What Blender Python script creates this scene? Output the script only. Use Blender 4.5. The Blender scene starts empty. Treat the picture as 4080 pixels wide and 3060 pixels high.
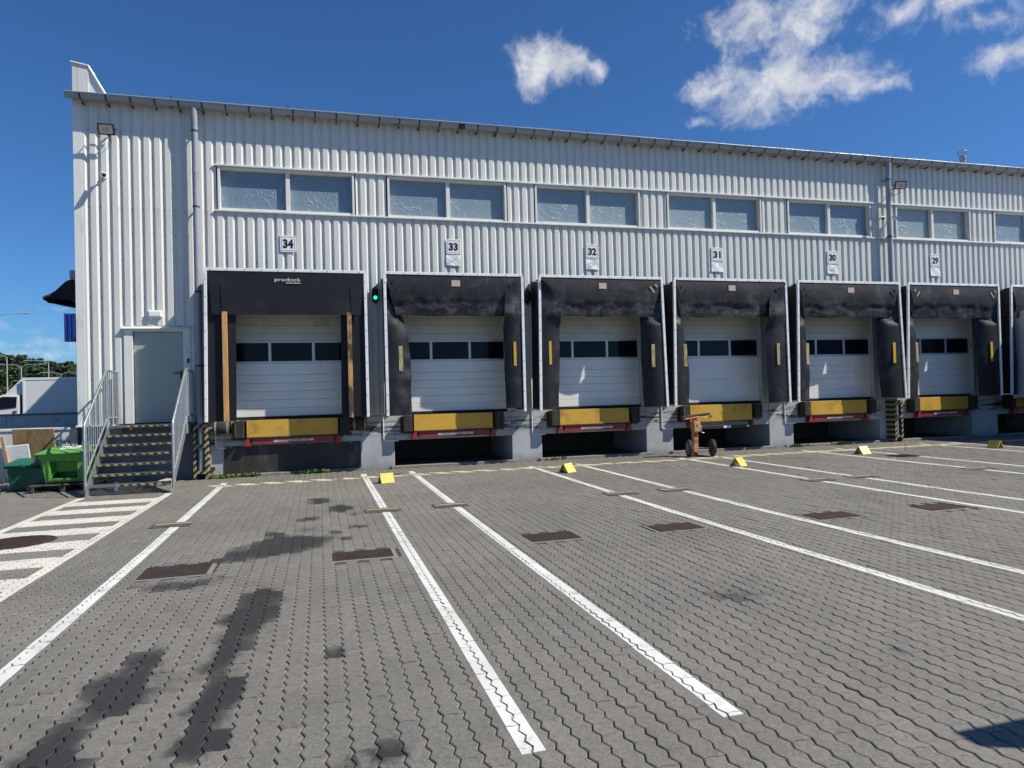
import bpy, bmesh, math, random
import numpy as np
from mathutils import Matrix, Vector
rnd = random.Random(7)
nrng = np.random.default_rng(7)
SC = bpy.context.scene
COL = SC.collection

# ------------------------------------------------------------------ camera
F_PX, IW, IH = 2759.6, 4080, 3060
CAM = Vector((0, -16.459, 1.65))
RT = Vector((0.96287, -0.2686, -0.02704)); UP = Vector((0.02201, -0.02172, 0.99952)); FW = Vector((0.26906, 0.96301, 0.01501))
cam_d = bpy.data.cameras.new('camera'); cam = bpy.data.objects.new('camera', cam_d); COL.objects.link(cam)
cam_d.sensor_width = 36; cam_d.lens = F_PX / IW * 36; cam_d.clip_end = 6000; cam_d.clip_start = .05
cam.matrix_world = Matrix(((RT.x, UP.x, -FW.x, CAM.x), (RT.y, UP.y, -FW.y, CAM.y), (RT.z, UP.z, -FW.z, CAM.z), (0, 0, 0, 1)))
SC.camera = cam
def pix_dir(u, v):                     # photo pixel (4080 x 3060) -> direction
    return (RT * ((u - IW / 2) / F_PX) - UP * ((v - IH / 2) / F_PX) + FW).normalized()

# ------------------------------------------------------------------ light
SUN_EL, SUN_AZ = math.radians(45.4), math.radians(116.2)      # azimuth from +Y towards +X
sun_dir = Vector((math.cos(SUN_EL) * math.sin(SUN_AZ), math.cos(SUN_EL) * math.cos(SUN_AZ), math.sin(SUN_EL)))
sl = bpy.data.lights.new('sun', 'SUN'); sl.energy = 5.0; sl.angle = math.radians(.53); sl.color = (1, .93, .80)
so = bpy.data.objects.new('sun', sl); COL.objects.link(so); so.rotation_euler = sun_dir.to_track_quat('Z', 'Y').to_euler(); so.location = (30, -20, 40)
SC.view_settings.view_transform = 'Standard'; SC.view_settings.look = 'None'; SC.view_settings.exposure = 0.32; SC.view_settings.gamma = 1
SC.view_settings.use_curve_mapping = False
SC.render.engine = 'CYCLES'

# ------------------------------------------------------------------ world: sky and clouds
W = bpy.data.worlds.new('World'); SC.world = W; W.use_nodes = True
W.cycles.sampling_method = 'MANUAL'; W.cycles.sample_map_resolution = 512
nt = W.node_tree; nt.nodes.clear()
def N(t, **kw):
    n = nt.nodes.new(t)
    for k, v in kw.items(): setattr(n, k, v)
    return n
def math_n(op, a, b=None, c=None, clamp=False):
    n = N('ShaderNodeMath', operation=op, use_clamp=clamp)
    for i, v in enumerate((a, b, c)):
        if v is None: continue
        if isinstance(v, (int, float)): n.inputs[i].default_value = v
        else: nt.links.new(v, n.inputs[i])
    return n.outputs[0]
sky = N('ShaderNodeTexSky', sky_type='NISHITA'); sky.sun_disc = False
sky.sun_elevation = SUN_EL; sky.sun_rotation = SUN_AZ; sky.air_density = 1.0; sky.dust_density = .35; sky.ozone_density = 3.2; sky.altitude = 200
tc = N('ShaderNodeTexCoord'); sep = N('ShaderNodeSeparateXYZ'); nt.links.new(tc.outputs['Generated'], sep.inputs[0])
az = math_n('ARCTAN2', sep.outputs[0], sep.outputs[1]); el = math_n('ARCSINE', sep.outputs[2])
comb = N('ShaderNodeCombineXYZ'); nt.links.new(az, comb.inputs[0]); nt.links.new(el, comb.inputs[1])
warp = N('ShaderNodeTexNoise'); warp.inputs['Scale'].default_value = 16; warp.inputs['Detail'].default_value = 3
nt.links.new(comb.outputs[0], warp.inputs['Vector'])
wv = N('ShaderNodeVectorMath', operation='SUBTRACT'); nt.links.new(warp.outputs['Color'], wv.inputs[0]); wv.inputs[1].default_value = (.5, .5, .5)
ws = N('ShaderNodeVectorMath', operation='SCALE'); nt.links.new(wv.outputs[0], ws.inputs[0]); ws.inputs['Scale'].default_value = .045
wp = N('ShaderNodeVectorMath', operation='ADD'); nt.links.new(comb.outputs[0], wp.inputs[0]); nt.links.new(ws.outputs[0], wp.inputs[1])
fb = N('ShaderNodeTexNoise'); fb.inputs['Scale'].default_value = 22; fb.inputs['Detail'].default_value = 10; fb.inputs['Roughness'].default_value = .66
nt.links.new(wp.outputs[0], fb.inputs['Vector'])
blobs = []
S = 1.8445
def pxblob(x, y, rx, ry, w=1.0):
    d = pix_dir(x * S, y * S); sc_ = S / F_PX * 1.07
    blobs.append((math.atan2(d.x, d.y), math.asin(d.z), rx * sc_, ry * sc_, w))
for b in [(1165, 125, 75, 55), (1225, 140, 65, 42), (1150, 170, 50, 50, .8), (1285, 155, 30, 25, .8), (1150, 215, 35, 22, .55),
          (1545, 185, 90, 42), (1640, 205, 110, 48), (1720, 175, 95, 65), (1810, 170, 95, 45), (1885, 190, 60, 28, .8), (1640, 235, 60, 28, .8),
          (1610, 55, 90, 65, .8), (1700, 60, 120, 80, .8), (1760, 20, 90, 70, .75), (1640, 110, 70, 40, .65),
          (1515, 270, 62, 20, .6), (1970, 10, 90, 34, .75), (2060, 20, 110, 30, .7), (2140, 50, 80, 30, .65), (2170, 128, 70, 26, .7), (2225, 105, 60, 30, .8),
          (40, 700, 160, 12, .42), (-30, 760, 220, 14, .5), (130, 655, 100, 8, .36), (60, 735, 200, 16, .4)]:
    pxblob(*b)
cr = random.Random(4)
for i in range(12):
    a = cr.uniform(1.35, 2 * math.pi - .8); a = a if a < math.pi else a - 2 * math.pi
    e = cr.uniform(.12, 1.0)
    for k in range(1): blobs.append((a + cr.uniform(-.08, .08), e + cr.uniform(-.03, .03), cr.uniform(.1, .2), cr.uniform(.04, .08), 1.0))
acc = None
for (a, e, ra, re, w) in blobs:
    s_ = N('ShaderNodeVectorMath', operation='SUBTRACT'); nt.links.new(wp.outputs[0], s_.inputs[0]); s_.inputs[1].default_value = (a, e, 0)
    m_ = N('ShaderNodeVectorMath', operation='MULTIPLY'); nt.links.new(s_.outputs[0], m_.inputs[0]); m_.inputs[1].default_value = (1 / ra, 1 / re, 0)
    l_ = N('ShaderNodeVectorMath', operation='LENGTH'); nt.links.new(m_.outputs[0], l_.inputs[0])
    v = math_n('MULTIPLY_ADD', l_.outputs['Value'], -w * .8, w)
    acc = v if acc is None else math_n('SMOOTH_MAX', acc, v, .25)
acc = math_n('MAXIMUM', acc, -1.0)
dens = math_n('ADD', acc, math_n('MULTIPLY_ADD', fb.outputs['Fac'], 1.7, -1.02))
cov = N('ShaderNodeMapRange', interpolation_type='SMOOTHSTEP'); nt.links.new(dens, cov.inputs['Value'])
cov.inputs['From Min'].default_value = .0; cov.inputs['From Max'].default_value = .95; cov.inputs['To Max'].default_value = .96
# self shading of the clouds: thicker parts greyer, sun-side edges bright
off = N('ShaderNodeVectorMath', operation='ADD'); nt.links.new(wp.outputs[0], off.inputs[0]); off.inputs[1].default_value = (.012, .016, 0)
fb2 = N('ShaderNodeTexNoise'); fb2.inputs['Scale'].default_value = 15; fb2.inputs['Detail'].default_value = 5; nt.links.new(off.outputs[0], fb2.inputs['Vector'])
shade = N('ShaderNodeMapRange'); nt.links.new(math_n('ADD', math_n('MULTIPLY', acc, .35), fb2.outputs['Fac']), shade.inputs['Value'])
shade.inputs['From Min'].default_value = .55; shade.inputs['From Max'].default_value = 1.1
ccol = N('ShaderNodeMix', data_type='RGBA'); nt.links.new(shade.outputs[0], ccol.inputs['Factor'])
ccol.inputs['A'].default_value = (10.2, 10.2, 10.2, 1); ccol.inputs['B'].default_value = (6.4, 6.7, 7.3, 1)
# the phone's saturated blue: hue shift of the whole sky
tint = N('ShaderNodeMix', data_type='RGBA', blend_type='MULTIPLY'); tint.inputs['Factor'].default_value = 1
nt.links.new(sky.outputs[0], tint.inputs['A']); tint.inputs['B'].default_value = (.43, .78, 1.17, 1)
mixc = N('ShaderNodeMix', data_type='RGBA'); nt.links.new(cov.outputs[0], mixc.inputs['Factor']); nt.links.new(tint.outputs['Result'], mixc.inputs['A']); nt.links.new(ccol.outputs['Result'], mixc.inputs['B'])
bg = N('ShaderNodeBackground'); bg.inputs['Strength'].default_value = .074; nt.links.new(mixc.outputs['Result'], bg.inputs['Color'])
wo = N('ShaderNodeOutputWorld'); nt.links.new(bg.outputs[0], wo.inputs[0])

# ------------------------------------------------------------------ materials
MATS = {}
class MT:
    """small node-graph helper"""
    def __init__(s, name):
        s.m = bpy.data.materials.new(name); s.m.use_nodes = True; s.t = s.m.node_tree; s.t.nodes.clear()
        s.out = s.n('ShaderNodeOutputMaterial'); s.b = s.n('ShaderNodeBsdfPrincipled'); s.t.links.new(s.b.outputs[0], s.out.inputs[0])
        s.pos = s.n('ShaderNodeNewGeometry').outputs['Position']
        MATS[name] = s.m
    def n(s, t, **kw):
        n = s.t.nodes.new(t)
        for k, v in kw.items(): setattr(n, k, v)
        return n
    def L(s, a, b): s.t.links.new(a, b)
    def set(s, k, v):
        if hasattr(v, 'is_output') or isinstance(v, bpy.types.NodeSocket): s.L(v, s.b.inputs[k])
        else: s.b.inputs[k].default_value = (*v, 1) if isinstance(v, tuple) and len(v) == 3 else v
    def noise(s, scale, detail=4, rough=.6, stretch=None, vec=None, dist=0):
        v = vec or s.pos
        if stretch:
            mp = s.n('ShaderNodeMapping'); mp.inputs['Scale'].default_value = stretch; s.L(v, mp.inputs[0]); v = mp.outputs[0]
        n = s.n('ShaderNodeTexNoise'); n.inputs['Scale'].default_value = scale; n.inputs['Detail'].default_value = detail; n.inputs['Roughness'].default_value = rough
        n.inputs['Distortion'].default_value = dist
        s.L(v, n.inputs['Vector']); return n.outputs['Fac']
    def rng(s, v, a, b, c=0, d=1, smooth=True):
        n = s.n('ShaderNodeMapRange', interpolation_type='SMOOTHSTEP' if smooth else 'LINEAR'); s.L(v, n.inputs['Value'])
        for k, x in zip(('From Min', 'From Max', 'To Min', 'To Max'), (a, b, c, d)): n.inputs[k].default_value = x
        return n.outputs[0]
    def mix(s, f, a, b, blend='MIX'):
        n = s.n('ShaderNodeMix', data_type='RGBA', blend_type=blend)
        for k, v in (('Factor', f), ('A', a), ('B', b)):
            if isinstance(v, tuple): n.inputs[k].default_value = (*v, 1)[:4]
            elif isinstance(v, (int, float)): n.inputs[k].default_value = v
            else: s.L(v, n.inputs[k])
        return n.outputs['Result']
    def math(s, op, a, b=0, c=0):
        n = s.n('ShaderNodeMath', operation=op)
        for i, v in enumerate((a, b, c)):
            if isinstance(v, (int, float)): n.inputs[i].default_value = v
            else: s.L(v, n.inputs[i])
        return n.outputs[0]
    def xyz(s):
        n = s.n('ShaderNodeSeparateXYZ'); s.L(s.pos, n.inputs[0]); return n.outputs
    def attr(s, name): return s.n('ShaderNodeAttribute', attribute_name=name).outputs['Fac']
    def bump(s, h, strength=.3, dist=.01):
        n = s.n('ShaderNodeBump'); n.inputs['Strength'].default_value = strength; n.inputs['Distance'].default_value = dist
        s.L(h, n.inputs['Height']); s.L(n.outputs[0], s.b.inputs['Normal'])
def simple(name, col, rough=.55, metal=0, var=.18, vs=4, fine=60, bump=.08, dirt=None, dirtamt=.5, dscale=2.5, stretch=None, spec=None, coat=0):
    m = MT(name)
    c = m.mix(m.math('MULTIPLY', m.noise(vs, 5, stretch=stretch), var * 2), col, tuple(x * (1 - var) for x in col))
    if dirt:
        c = m.mix(m.math('MULTIPLY', m.rng(m.noise(dscale, 7, .68, stretch=stretch), .5, .72), dirtamt), c, dirt)
    m.set('Base Color', c)
    m.set('Roughness', m.rng(m.noise(vs * 2.3, 4), .3, .7, max(.02, rough - .1), min(1, rough + .1)))
    m.set('Metallic', metal)
    if spec is not None: m.set('Specular IOR Level', spec)
    if coat: m.set('Coat Weight', coat); m.set('Coat Roughness', .06)
    if bump: m.bump(m.noise(fine, 3), bump, .004)
    return MATS[name]

# cladding: white coated steel, faint grime and streaks
m = MT('cladding')
st = m.noise(3.0, 6, .65, stretch=(6, 6, .35)); big = m.noise(.7, 4)
c = m.mix(m.rng(st, .45, .8, 0, .35), (.625, .635, .605), (.46, .462, .43)); c = m.mix(m.rng(big, .4, .75, 0, .3), c, (.57, .575, .54))
c = m.mix(m.math('MULTIPLY', m.rng(m.math('ADD', m.xyz()[2], m.math('MULTIPLY', m.noise(2.5, 6, .7, stretch=(3, 3, .4)), 1.6)), 1.9, 2.9, 1, 0), .55), c, (.33, .32, .29))
zc = m.xyz()[2]; dr = m.noise(2.2, 7, .7, stretch=(9, 9, .12))
sill = m.math('MULTIPLY', m.rng(zc, 5.15, 5.85), m.rng(zc, 5.86, 5.9, 1, 0)); top_ = m.rng(zc, 7.75, 8.09)
c = m.mix(m.math('MULTIPLY', m.math('MULTIPLY', m.math('MAXIMUM', sill, top_), m.rng(dr, .5, .68)), .5), c, (.30, .29, .25))
m.set('Base Color', c); m.set('Roughness', m.rng(st, .3, .7, .34, .5)); m.bump(m.noise(5, 3, stretch=(1, 1, .3)), .12, .01)
simple('trim', (.70, .72, .70), .4, dirt=(.32, .31, .28), dirtamt=.45, dscale=3, stretch=(1, 1, .6), bump=.03)
simple('window_frame', (.72, .72, .68), .35, dirt=(.42, .40, .34), dirtamt=.4, bump=.02)
m = MT('window_film')
orn = m.n('ShaderNodeObjectInfo').outputs['Random']; cx = m.n('ShaderNodeCombineXYZ'); m.L(m.math('MULTIPLY', orn, 37), cx.inputs[0]); m.L(m.math('MULTIPLY', orn, 19), cx.inputs[2])
va = m.n('ShaderNodeVectorMath', operation='ADD'); m.L(m.pos, va.inputs[0]); m.L(cx.outputs[0], va.inputs[1]); m.pos = va.outputs[0]
wz = m.noise(1.6, 3, .5, dist=2.4, stretch=(1, 1, .62)); wr = m.n('ShaderNodeTexWave', wave_type='BANDS', bands_direction='DIAGONAL')
wr.inputs['Scale'].default_value = 1.5; wr.inputs['Distortion'].default_value = 14; wr.inputs['Detail'].default_value = 4; wr.inputs['Detail Scale'].default_value = 1.6; m.L(m.pos, wr.inputs['Vector'])
ridge = m.math('MULTIPLY', m.rng(wr.outputs['Fac'], .93, .995), m.rng(m.noise(2.2, 3), .42, .6))
nz = m.noise(3.0, 2, .5, dist=1.2, stretch=(1.5, 1, .5)); fine = m.math('ADD', m.rng(m.math('ABSOLUTE', m.math('SUBTRACT', nz, .5)), .0, .02, 1, 0), m.math('MULTIPLY', m.rng(m.math('ABSOLUTE', m.math('SUBTRACT', m.noise(9, 2, .5, dist=1.5, stretch=(1, 1, .5)), .56)), .0, .012, 1, 0), .7))
hgt = m.math('ADD', m.math('MULTIPLY', ridge, .8), m.math('MULTIPLY', fine, .35))
m.set('Base Color', m.mix(m.math('MULTIPLY', hgt, .28), m.mix(m.rng(orn, 0, 1), (.145, .21, .28), (.23, .30, .34)), (.40, .48, .53))); m.set('Roughness', .42); m.bump(hgt, .55, .02)
m.set('Coat Weight', .9); m.set('Coat Roughness', .02)
m = MT('dark_glass'); m.set('Base Color', (.008, .009, .016)); m.set('Roughness', .1); m.set('Specular IOR Level', .16); m.bump(m.noise(.9, 2), .03, .02)
simple('gutter_metal', (.29, .325, .38), .45, .0, var=.2, dirt=(.16, .17, .19), dirtamt=.35, bump=.02)
simple('strap_metal', (.035, .032, .03), .6)
m = MT('door_panel_paint')
c = m.mix(m.rng(m.noise(1.2, 5), .35, .75, 0, .5), (.74, .75, .72), (.60, .61, .58))
c = m.mix(m.rng(m.noise(2.2, 6, .7, stretch=(1, 1, .5)), .55, .8, 0, .4), c, (.46, .46, .40))
m.set('Base Color', c); m.set('Roughness', .42); m.bump(m.noise(160, 2), .12, .002)
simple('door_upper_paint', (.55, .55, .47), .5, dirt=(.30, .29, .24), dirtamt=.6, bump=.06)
simple('door_alu', (.55, .56, .57), .35, .4, bump=.02)
simple('door_leaf_paint', (.345, .385, .36), .42, var=.06, bump=.03)
m = MT('concrete_paint')
z = m.xyz()[2]
c = m.mix(m.rng(m.noise(1.4, 6, .65), .35, .75), (.40, .425, .44), (.31, .33, .345))
sc = m.noise(2.2, 8, .75, stretch=(.6, 1, 6))
scm = m.math('MULTIPLY', m.rng(sc, .49, .53), m.math('MULTIPLY', m.rng(z, .72, .85), m.rng(z, 1.02, 1.16, 1, 0)))
c = m.mix(m.math('MULTIPLY', scm, .95), c, (.018, .017, .016))
c = m.mix(m.math('MULTIPLY', m.rng(m.math('ADD', z, m.math('MULTIPLY', m.noise(3, 5), .35)), .12, .42, 1, 0), .6), c, (.17, .155, .135))
m.set('Base Color', c); m.set('Roughness', .75); m.bump(m.noise(28, 6), .35, .008)
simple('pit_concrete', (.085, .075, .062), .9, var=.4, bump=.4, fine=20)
simple('dark_plinth', (.13, .145, .165), .7, dirt=(.06, .06, .06), bump=.25, fine=25)
simple('white_wall', (.56, .56, .55), .8, dirt=(.22, .2, .18), dirtamt=.55, dscale=3.5, bump=.3, fine=25)
simple('kerb_concrete', (.22, .205, .185), .9, dirt=(.08, .075, .07), bump=.5, fine=30)
simple('alu_white', (.82, .83, .84), .35, .1, var=.1, dirt=(.4, .4, .4), dirtamt=.25, bump=.02)
m = MT('rubber_curtain')
n1 = m.noise(2.3, 6, .62, dist=.8); n2 = m.noise(5.5, 6, .7, dist=1.5); n3 = m.noise(.8, 3)
c = m.mix(m.math('MULTIPLY', m.rng(n1, .47, .75), m.rng(n3, .35, .6, .25, 1)), (.0092, .0108, .0160), (.042, .046, .055))
c = m.mix(m.math('MULTIPLY', m.rng(n2, .6, .72), .3), c, (.10, .10, .10))
zc = m.xyz()[2]
n4 = m.noise(3.2, 7, .72, stretch=(3.2, 3.2, .45)); n5 = m.noise(3.5, 7, .7, stretch=(1, 1, 1.6), dist=.6)
hb = m.math('MULTIPLY', m.rng(zc, 3.46, 3.6), m.rng(zc, 3.78, 4.0, 1, 0))
c = m.mix(m.math('MULTIPLY', m.math('MULTIPLY', hb, m.rng(n5, .42, .62)), .6), c, (.10, .105, .115))
c = m.mix(m.math('MULTIPLY', m.rng(n4, .56, .7), .45), c, (.085, .088, .095))
m.set('Base Color', c); m.set('Roughness', m.rng(n1, .35, .7, .5, .64)); m.set('Specular IOR Level', .3); m.bump(m.math('ADD', n1, m.math('MULTIPLY', n2, .4)), .28, .02)
m = MT('rubber_flat'); n1 = m.noise(1.5, 6, .6)
m.set('Base Color', m.mix(m.rng(n1, .45, .75), (.0092, .0106, .0152), (.018, .0198, .0245))); m.set('Roughness', .6); m.set('Specular IOR Level', .25); m.bump(m.noise(260, 2), .15, .001)
m = MT('rubber_side'); m.set('Base Color', m.mix(m.rng(m.noise(3, 5), .4, .7), (.008, .008, .010), (.02, .02, .022))); m.set('Roughness', .75)
m = MT('rubber_sheet'); n1 = m.noise(2.2, 6, .7, stretch=(1, 1, .5))
m.set('Base Color', m.mix(m.rng(n1, .48, .75), (.020, .019, .018), (.075, .07, .065))); m.set('Roughness', .62); m.bump(n1, .3, .02)
m = MT('bumper_rubber'); n1 = m.noise(5, 7, .7, stretch=(3, 3, .5))
m.set('Base Color', m.mix(m.rng(n1, .5, .75, 0, .8), (.022, .019, .017), (.12, .11, .09))); m.set('Roughness', .8); m.bump(n1, .5, .02)
# tread plate, worn yellow paint
m = MT('tread_plate')
x_, y_, z_ = m.xyz()
a = m.math('ADD', x_, z_); b = m.math('SUBTRACT', x_, z_); P = .064
ia = m.math('FLOOR', m.math('DIVIDE', a, P)); ib = m.math('FLOOR', m.math('DIVIDE', b, P))
fa = m.math('ABSOLUTE', m.math('SUBTRACT', m.math('FRACT', m.math('DIVIDE', a, P)), .5)); fb_ = m.math('ABSOLUTE', m.math('SUBTRACT', m.math('FRACT', m.math('DIVIDE', b, P)), .5))
par = m.math('MODULO', m.math('ABSOLUTE', m.math('ADD', ia, ib)), 2)
bar1 = m.math('MULTIPLY', m.rng(fa, .13, .2, 1, 0), m.rng(fb_, .36, .44, 1, 0)); bar2 = m.math('MULTIPLY', m.rng(fb_, .13, .2, 1, 0), m.rng(fa, .36, .44, 1, 0))
pat = m.math('ADD', m.math('MULTIPLY', bar1, par), m.math('MULTIPLY', bar2, m.math('SUBTRACT', 1, par)))
wear = m.rng(m.noise(2.4, 8, .75), .52, .64)
c = m.mix(pat, (.66, .40, .04), (.33, .18, .03)); c = m.mix(m.math('MULTIPLY', wear, m.math('MULTIPLY_ADD', pat, .5, .35)), c, (.10, .075, .035))
c = m.mix(m.rng(m.noise(.9, 4), .45, .7, 0, .4), c, (.36, .19, .035))
m.set('Base Color', c); m.set('Roughness', .5); m.bump(pat, .6, .006)
simple('red_paint', (.26, .022, .035), .5, dirt=(.10, .05, .045), dirtamt=.7, dscale=4, bump=.15)
simple('label_white', (.55, .53, .48), .6, dirt=(.3, .27, .22), dirtamt=.6, dscale=14, bump=0)
simple('sign_white', (.78, .79, .82), .35, var=.04, bump=0)
simple('paper_white', (.74, .75, .77), .5, var=.08, dirt=(.52, .53, .56), dirtamt=.6, dscale=11, bump=.3, fine=20)
simple('ink_black', (.012, .012, .014), .45, bump=0)
simple('ink_grey', (.16, .17, .19), .5, bump=0)
simple('logo_white', (.85, .85, .85), .6, bump=0)
simple('patch_beige', (.50, .40, .33), .7, dirt=(.35, .22, .2), dirtamt=.4, dscale=9, bump=0)
m = MT('strip_yellow_worn'); z = m.xyz()[2]
m.set('Base Color', m.mix(m.rng(m.noise(14, 6, .7, stretch=(1, 1, .4)), .42, .7), (.42, .36, .19), (.16, .135, .06))); m.set('Roughness', .55)
m = MT('strip_yellow'); z = m.xyz()[2]
seg = m.rng(m.math('FRACT', m.math('MULTIPLY', z, 15)), .08, .12)
m.set('Base Color', m.mix(seg, (.10, .075, .015), (.56, .37, .035))); m.set('Roughness', .45)
simple('slot_yellow', (.36, .32, .17), .6, dirt=(.15, .13, .06), dscale=12, bump=0)
simple('slot_black', (.006, .006, .008), .5, bump=0)
m = MT('timber'); g = m.noise(9, 5, .6, stretch=(4, 4, .25), dist=.6)
c = m.mix(m.rng(g, .35, .7), (.54, .31, .12), (.38, .20, .075))
c = m.mix(m.math('MULTIPLY', m.rng(m.xyz()[0], 0, .2), m.rng(m.math('ADD', m.noise(4, 6, .7, stretch=(1, 1, .4)), m.rng(m.xyz()[2], 1.3, 2.6, .12, 0)), .42, .6)), c, (.05, .038, .028))
m.set('Base Color', c); m.set('Roughness', .7); m.bump(g, .25, .006)
m = MT('pale_wood'); g = m.noise(9, 5, .6, stretch=(4, 4, .25), dist=.6); m.set('Base Color', m.mix(m.rng(g, .35, .7), (.56, .40, .24), (.42, .28, .15))); m.set('Roughness', .75); m.bump(g, .25, .006)
m = MT('plywood'); g = m.noise(5, 6, .65, stretch=(1.5, 1, .5), dist=1)
c = m.mix(m.rng(g, .35, .72), (.30, .20, .095), (.17, .105, .05)); c = m.mix(m.rng(m.noise(2, 6, .7), .5, .75, 0, .6), c, (.09, .065, .04))
m.set('Base Color', c); m.set('Roughness', .8); m.bump(g, .3, .01)
simple('pallet_wood', (.075, .062, .05), .85, var=.4, bump=.4, fine=30)
simple('galvanised', (.40, .43, .44), .42, .65, var=.25, vs=9, dirt=(.24, .25, .25), dirtamt=.4, dscale=5, bump=.06, fine=40)
simple('grating_steel', (.22, .235, .25), .5, .6, var=.3, bump=.05)
def hazard(name, dark, light, sx, sz, freq, wearc):
    m = MT(name); x_, y_, z_ = m.xyz()
    t = m.math('FRACT', m.math('MULTIPLY', m.math('ADD', m.math('MULTIPLY', x_, sx), m.math('MULTIPLY', z_, sz)), freq))
    e = m.math('MULTIPLY', m.rng(t, .0, .04), m.rng(t, .5, .54, 1, 0))
    c = m.mix(e, dark, light); c = m.mix(m.rng(m.noise(9, 6, .7), .5, .75, 0, .6), c, wearc)
    m.set('Base Color', c); m.set('Roughness', .6); m.bump(m.noise(40, 3), .1, .003)
hazard('hazard_nosing', (.022, .021, .02), (.38, .32, .10), 1, .8, 7.2, (.12, .11, .08))
hazard('hazard_guard', (.013, .012, .011), (.30, .26, .14), 1.0, -1, 7.0, (.11, .09, .07))
simple('yellow_paint', (.62, .49, .085), .45, var=.12, dirt=(.27, .085, .03), dirtamt=.75, dscale=5.5, bump=.15, fine=30)
simple('rust_steel', (.085, .045, .03), .75, .3, var=.35, dirt=(.14, .06, .03), bump=.4, fine=50)
m = MT('drain_cover'); x_, y_, z_ = m.xyz()
gr = m.math('MULTIPLY', m.rng(m.math('ABSOLUTE', m.math('SUBTRACT', m.math('FRACT', m.math('MULTIPLY', x_, 26)), .5)), .2, .3), m.rng(m.math('ABSOLUTE', m.math('SUBTRACT', m.math('FRACT', m.math('MULTIPLY', y_, 26)), .5)), .2, .3))
m.set('Base Color', m.mix(m.rng(m.noise(5, 6, .7), .35, .7), (.050, .030, .026), (.028, .019, .017))); m.set('Roughness', .65); m.set('Metallic', .2); m.bump(gr, .5, .006)
m = MT('rubber_mat'); x_, y_, z_ = m.xyz()
gr = m.rng(m.math('ABSOLUTE', m.math('SUBTRACT', m.math('FRACT', m.math('MULTIPLY', y_, 32)), .5)), .2, .32)
m.set('Base Color', m.mix(m.rng(m.noise(6, 5), .35, .7), (.055, .055, .052), (.10, .098, .09))); m.set('Roughness', .8); m.bump(gr, .6, .006)
simple('mat_yellow', (.45, .41, .16), .6, dirt=(.2, .19, .1), dscale=8, bump=.1)
simple('tyre_rubber', (.02, .02, .021), .7, bump=.1)
simple('rim_grey', (.36, .38, .42), .4, .5)
simple('orange_paint', (.62, .24, .06), .5, dirt=(.2, .10, .05), dirtamt=.6, dscale=7, bump=.1)
simple('tan_paint', (.48, .27, .10), .5, dirt=(.25, .12, .06), dirtamt=.6, dscale=8, bump=.1)
simple('green_bin', (.11, .34, .06), .4, var=.12, dirt=(.06, .15, .03), dirtamt=.4, bump=.08, fine=90)
simple('dark_green_bin', (.008, .105, .062), .4, var=.15, dirt=(.01, .05, .035), dirtamt=.5, bump=.08, fine=90)
simple('truck_white', (.70, .71, .73), .3, var=.04, bump=0, coat=.5)
simple('trailer_side', (.55, .56, .58), .35, var=.06, dirt=(.35, .35, .35), dirtamt=.3, bump=0)
simple('black_plastic', (.018, .018, .02), .45, bump=.02)
simple('lamp_glass', (.62, .60, .52), .2, var=.06, bump=0, coat=.6)
simple('white_plastic', (.76, .77, .77), .3, var=.03, bump=0)
simple('white_pipe', (.72, .73, .72), .45, var=.08, bump=0)
simple('stainless', (.4, .41, .43), .4, .7, bump=0)
simple('roof_sheet', (.42, .43, .43), .5)
simple('canopy_fabric', (.016, .016, .018), .8, bump=.1)
simple('canopy_grey', (.42, .43, .45), .6)
m = MT('blue_sheet'); m.set('Base Color', m.mix(m.rng(m.noise(3, 4), .3, .7), (.012, .05, .30), (.01, .035, .21))); m.set('Roughness', .4)
simple('lamp_pole', (.32, .35, .33), .55)
m = MT('emit_green'); m.set('Base Color', (.02, .5, .35)); m.set('Emission Color', (.03, 1, .62)); m.set('Emission Strength', 1.15)
m = MT('lens_dark'); m.set('Base Color', (.01, .012, .012)); m.set('Roughness', .15)
m = MT('asphalt'); n1 = m.noise(40, 6, .7); m.set('Base Color', m.mix(m.rng(m.noise(.4, 5), .3, .7), (.15, .145, .14), (.11, .107, .104))); m.set('Roughness', .9); m.bump(n1, .4, .01)
simple('sand_patch', (.42, .36, .29), .95, var=.3, vs=8, dirt=(.2, .185, .17), dscale=3, bump=.3)
simple('collar_concrete', (.23, .22, .20), .9, var=.2, dirt=(.18, .17, .16), dscale=5, bump=.4)
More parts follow.
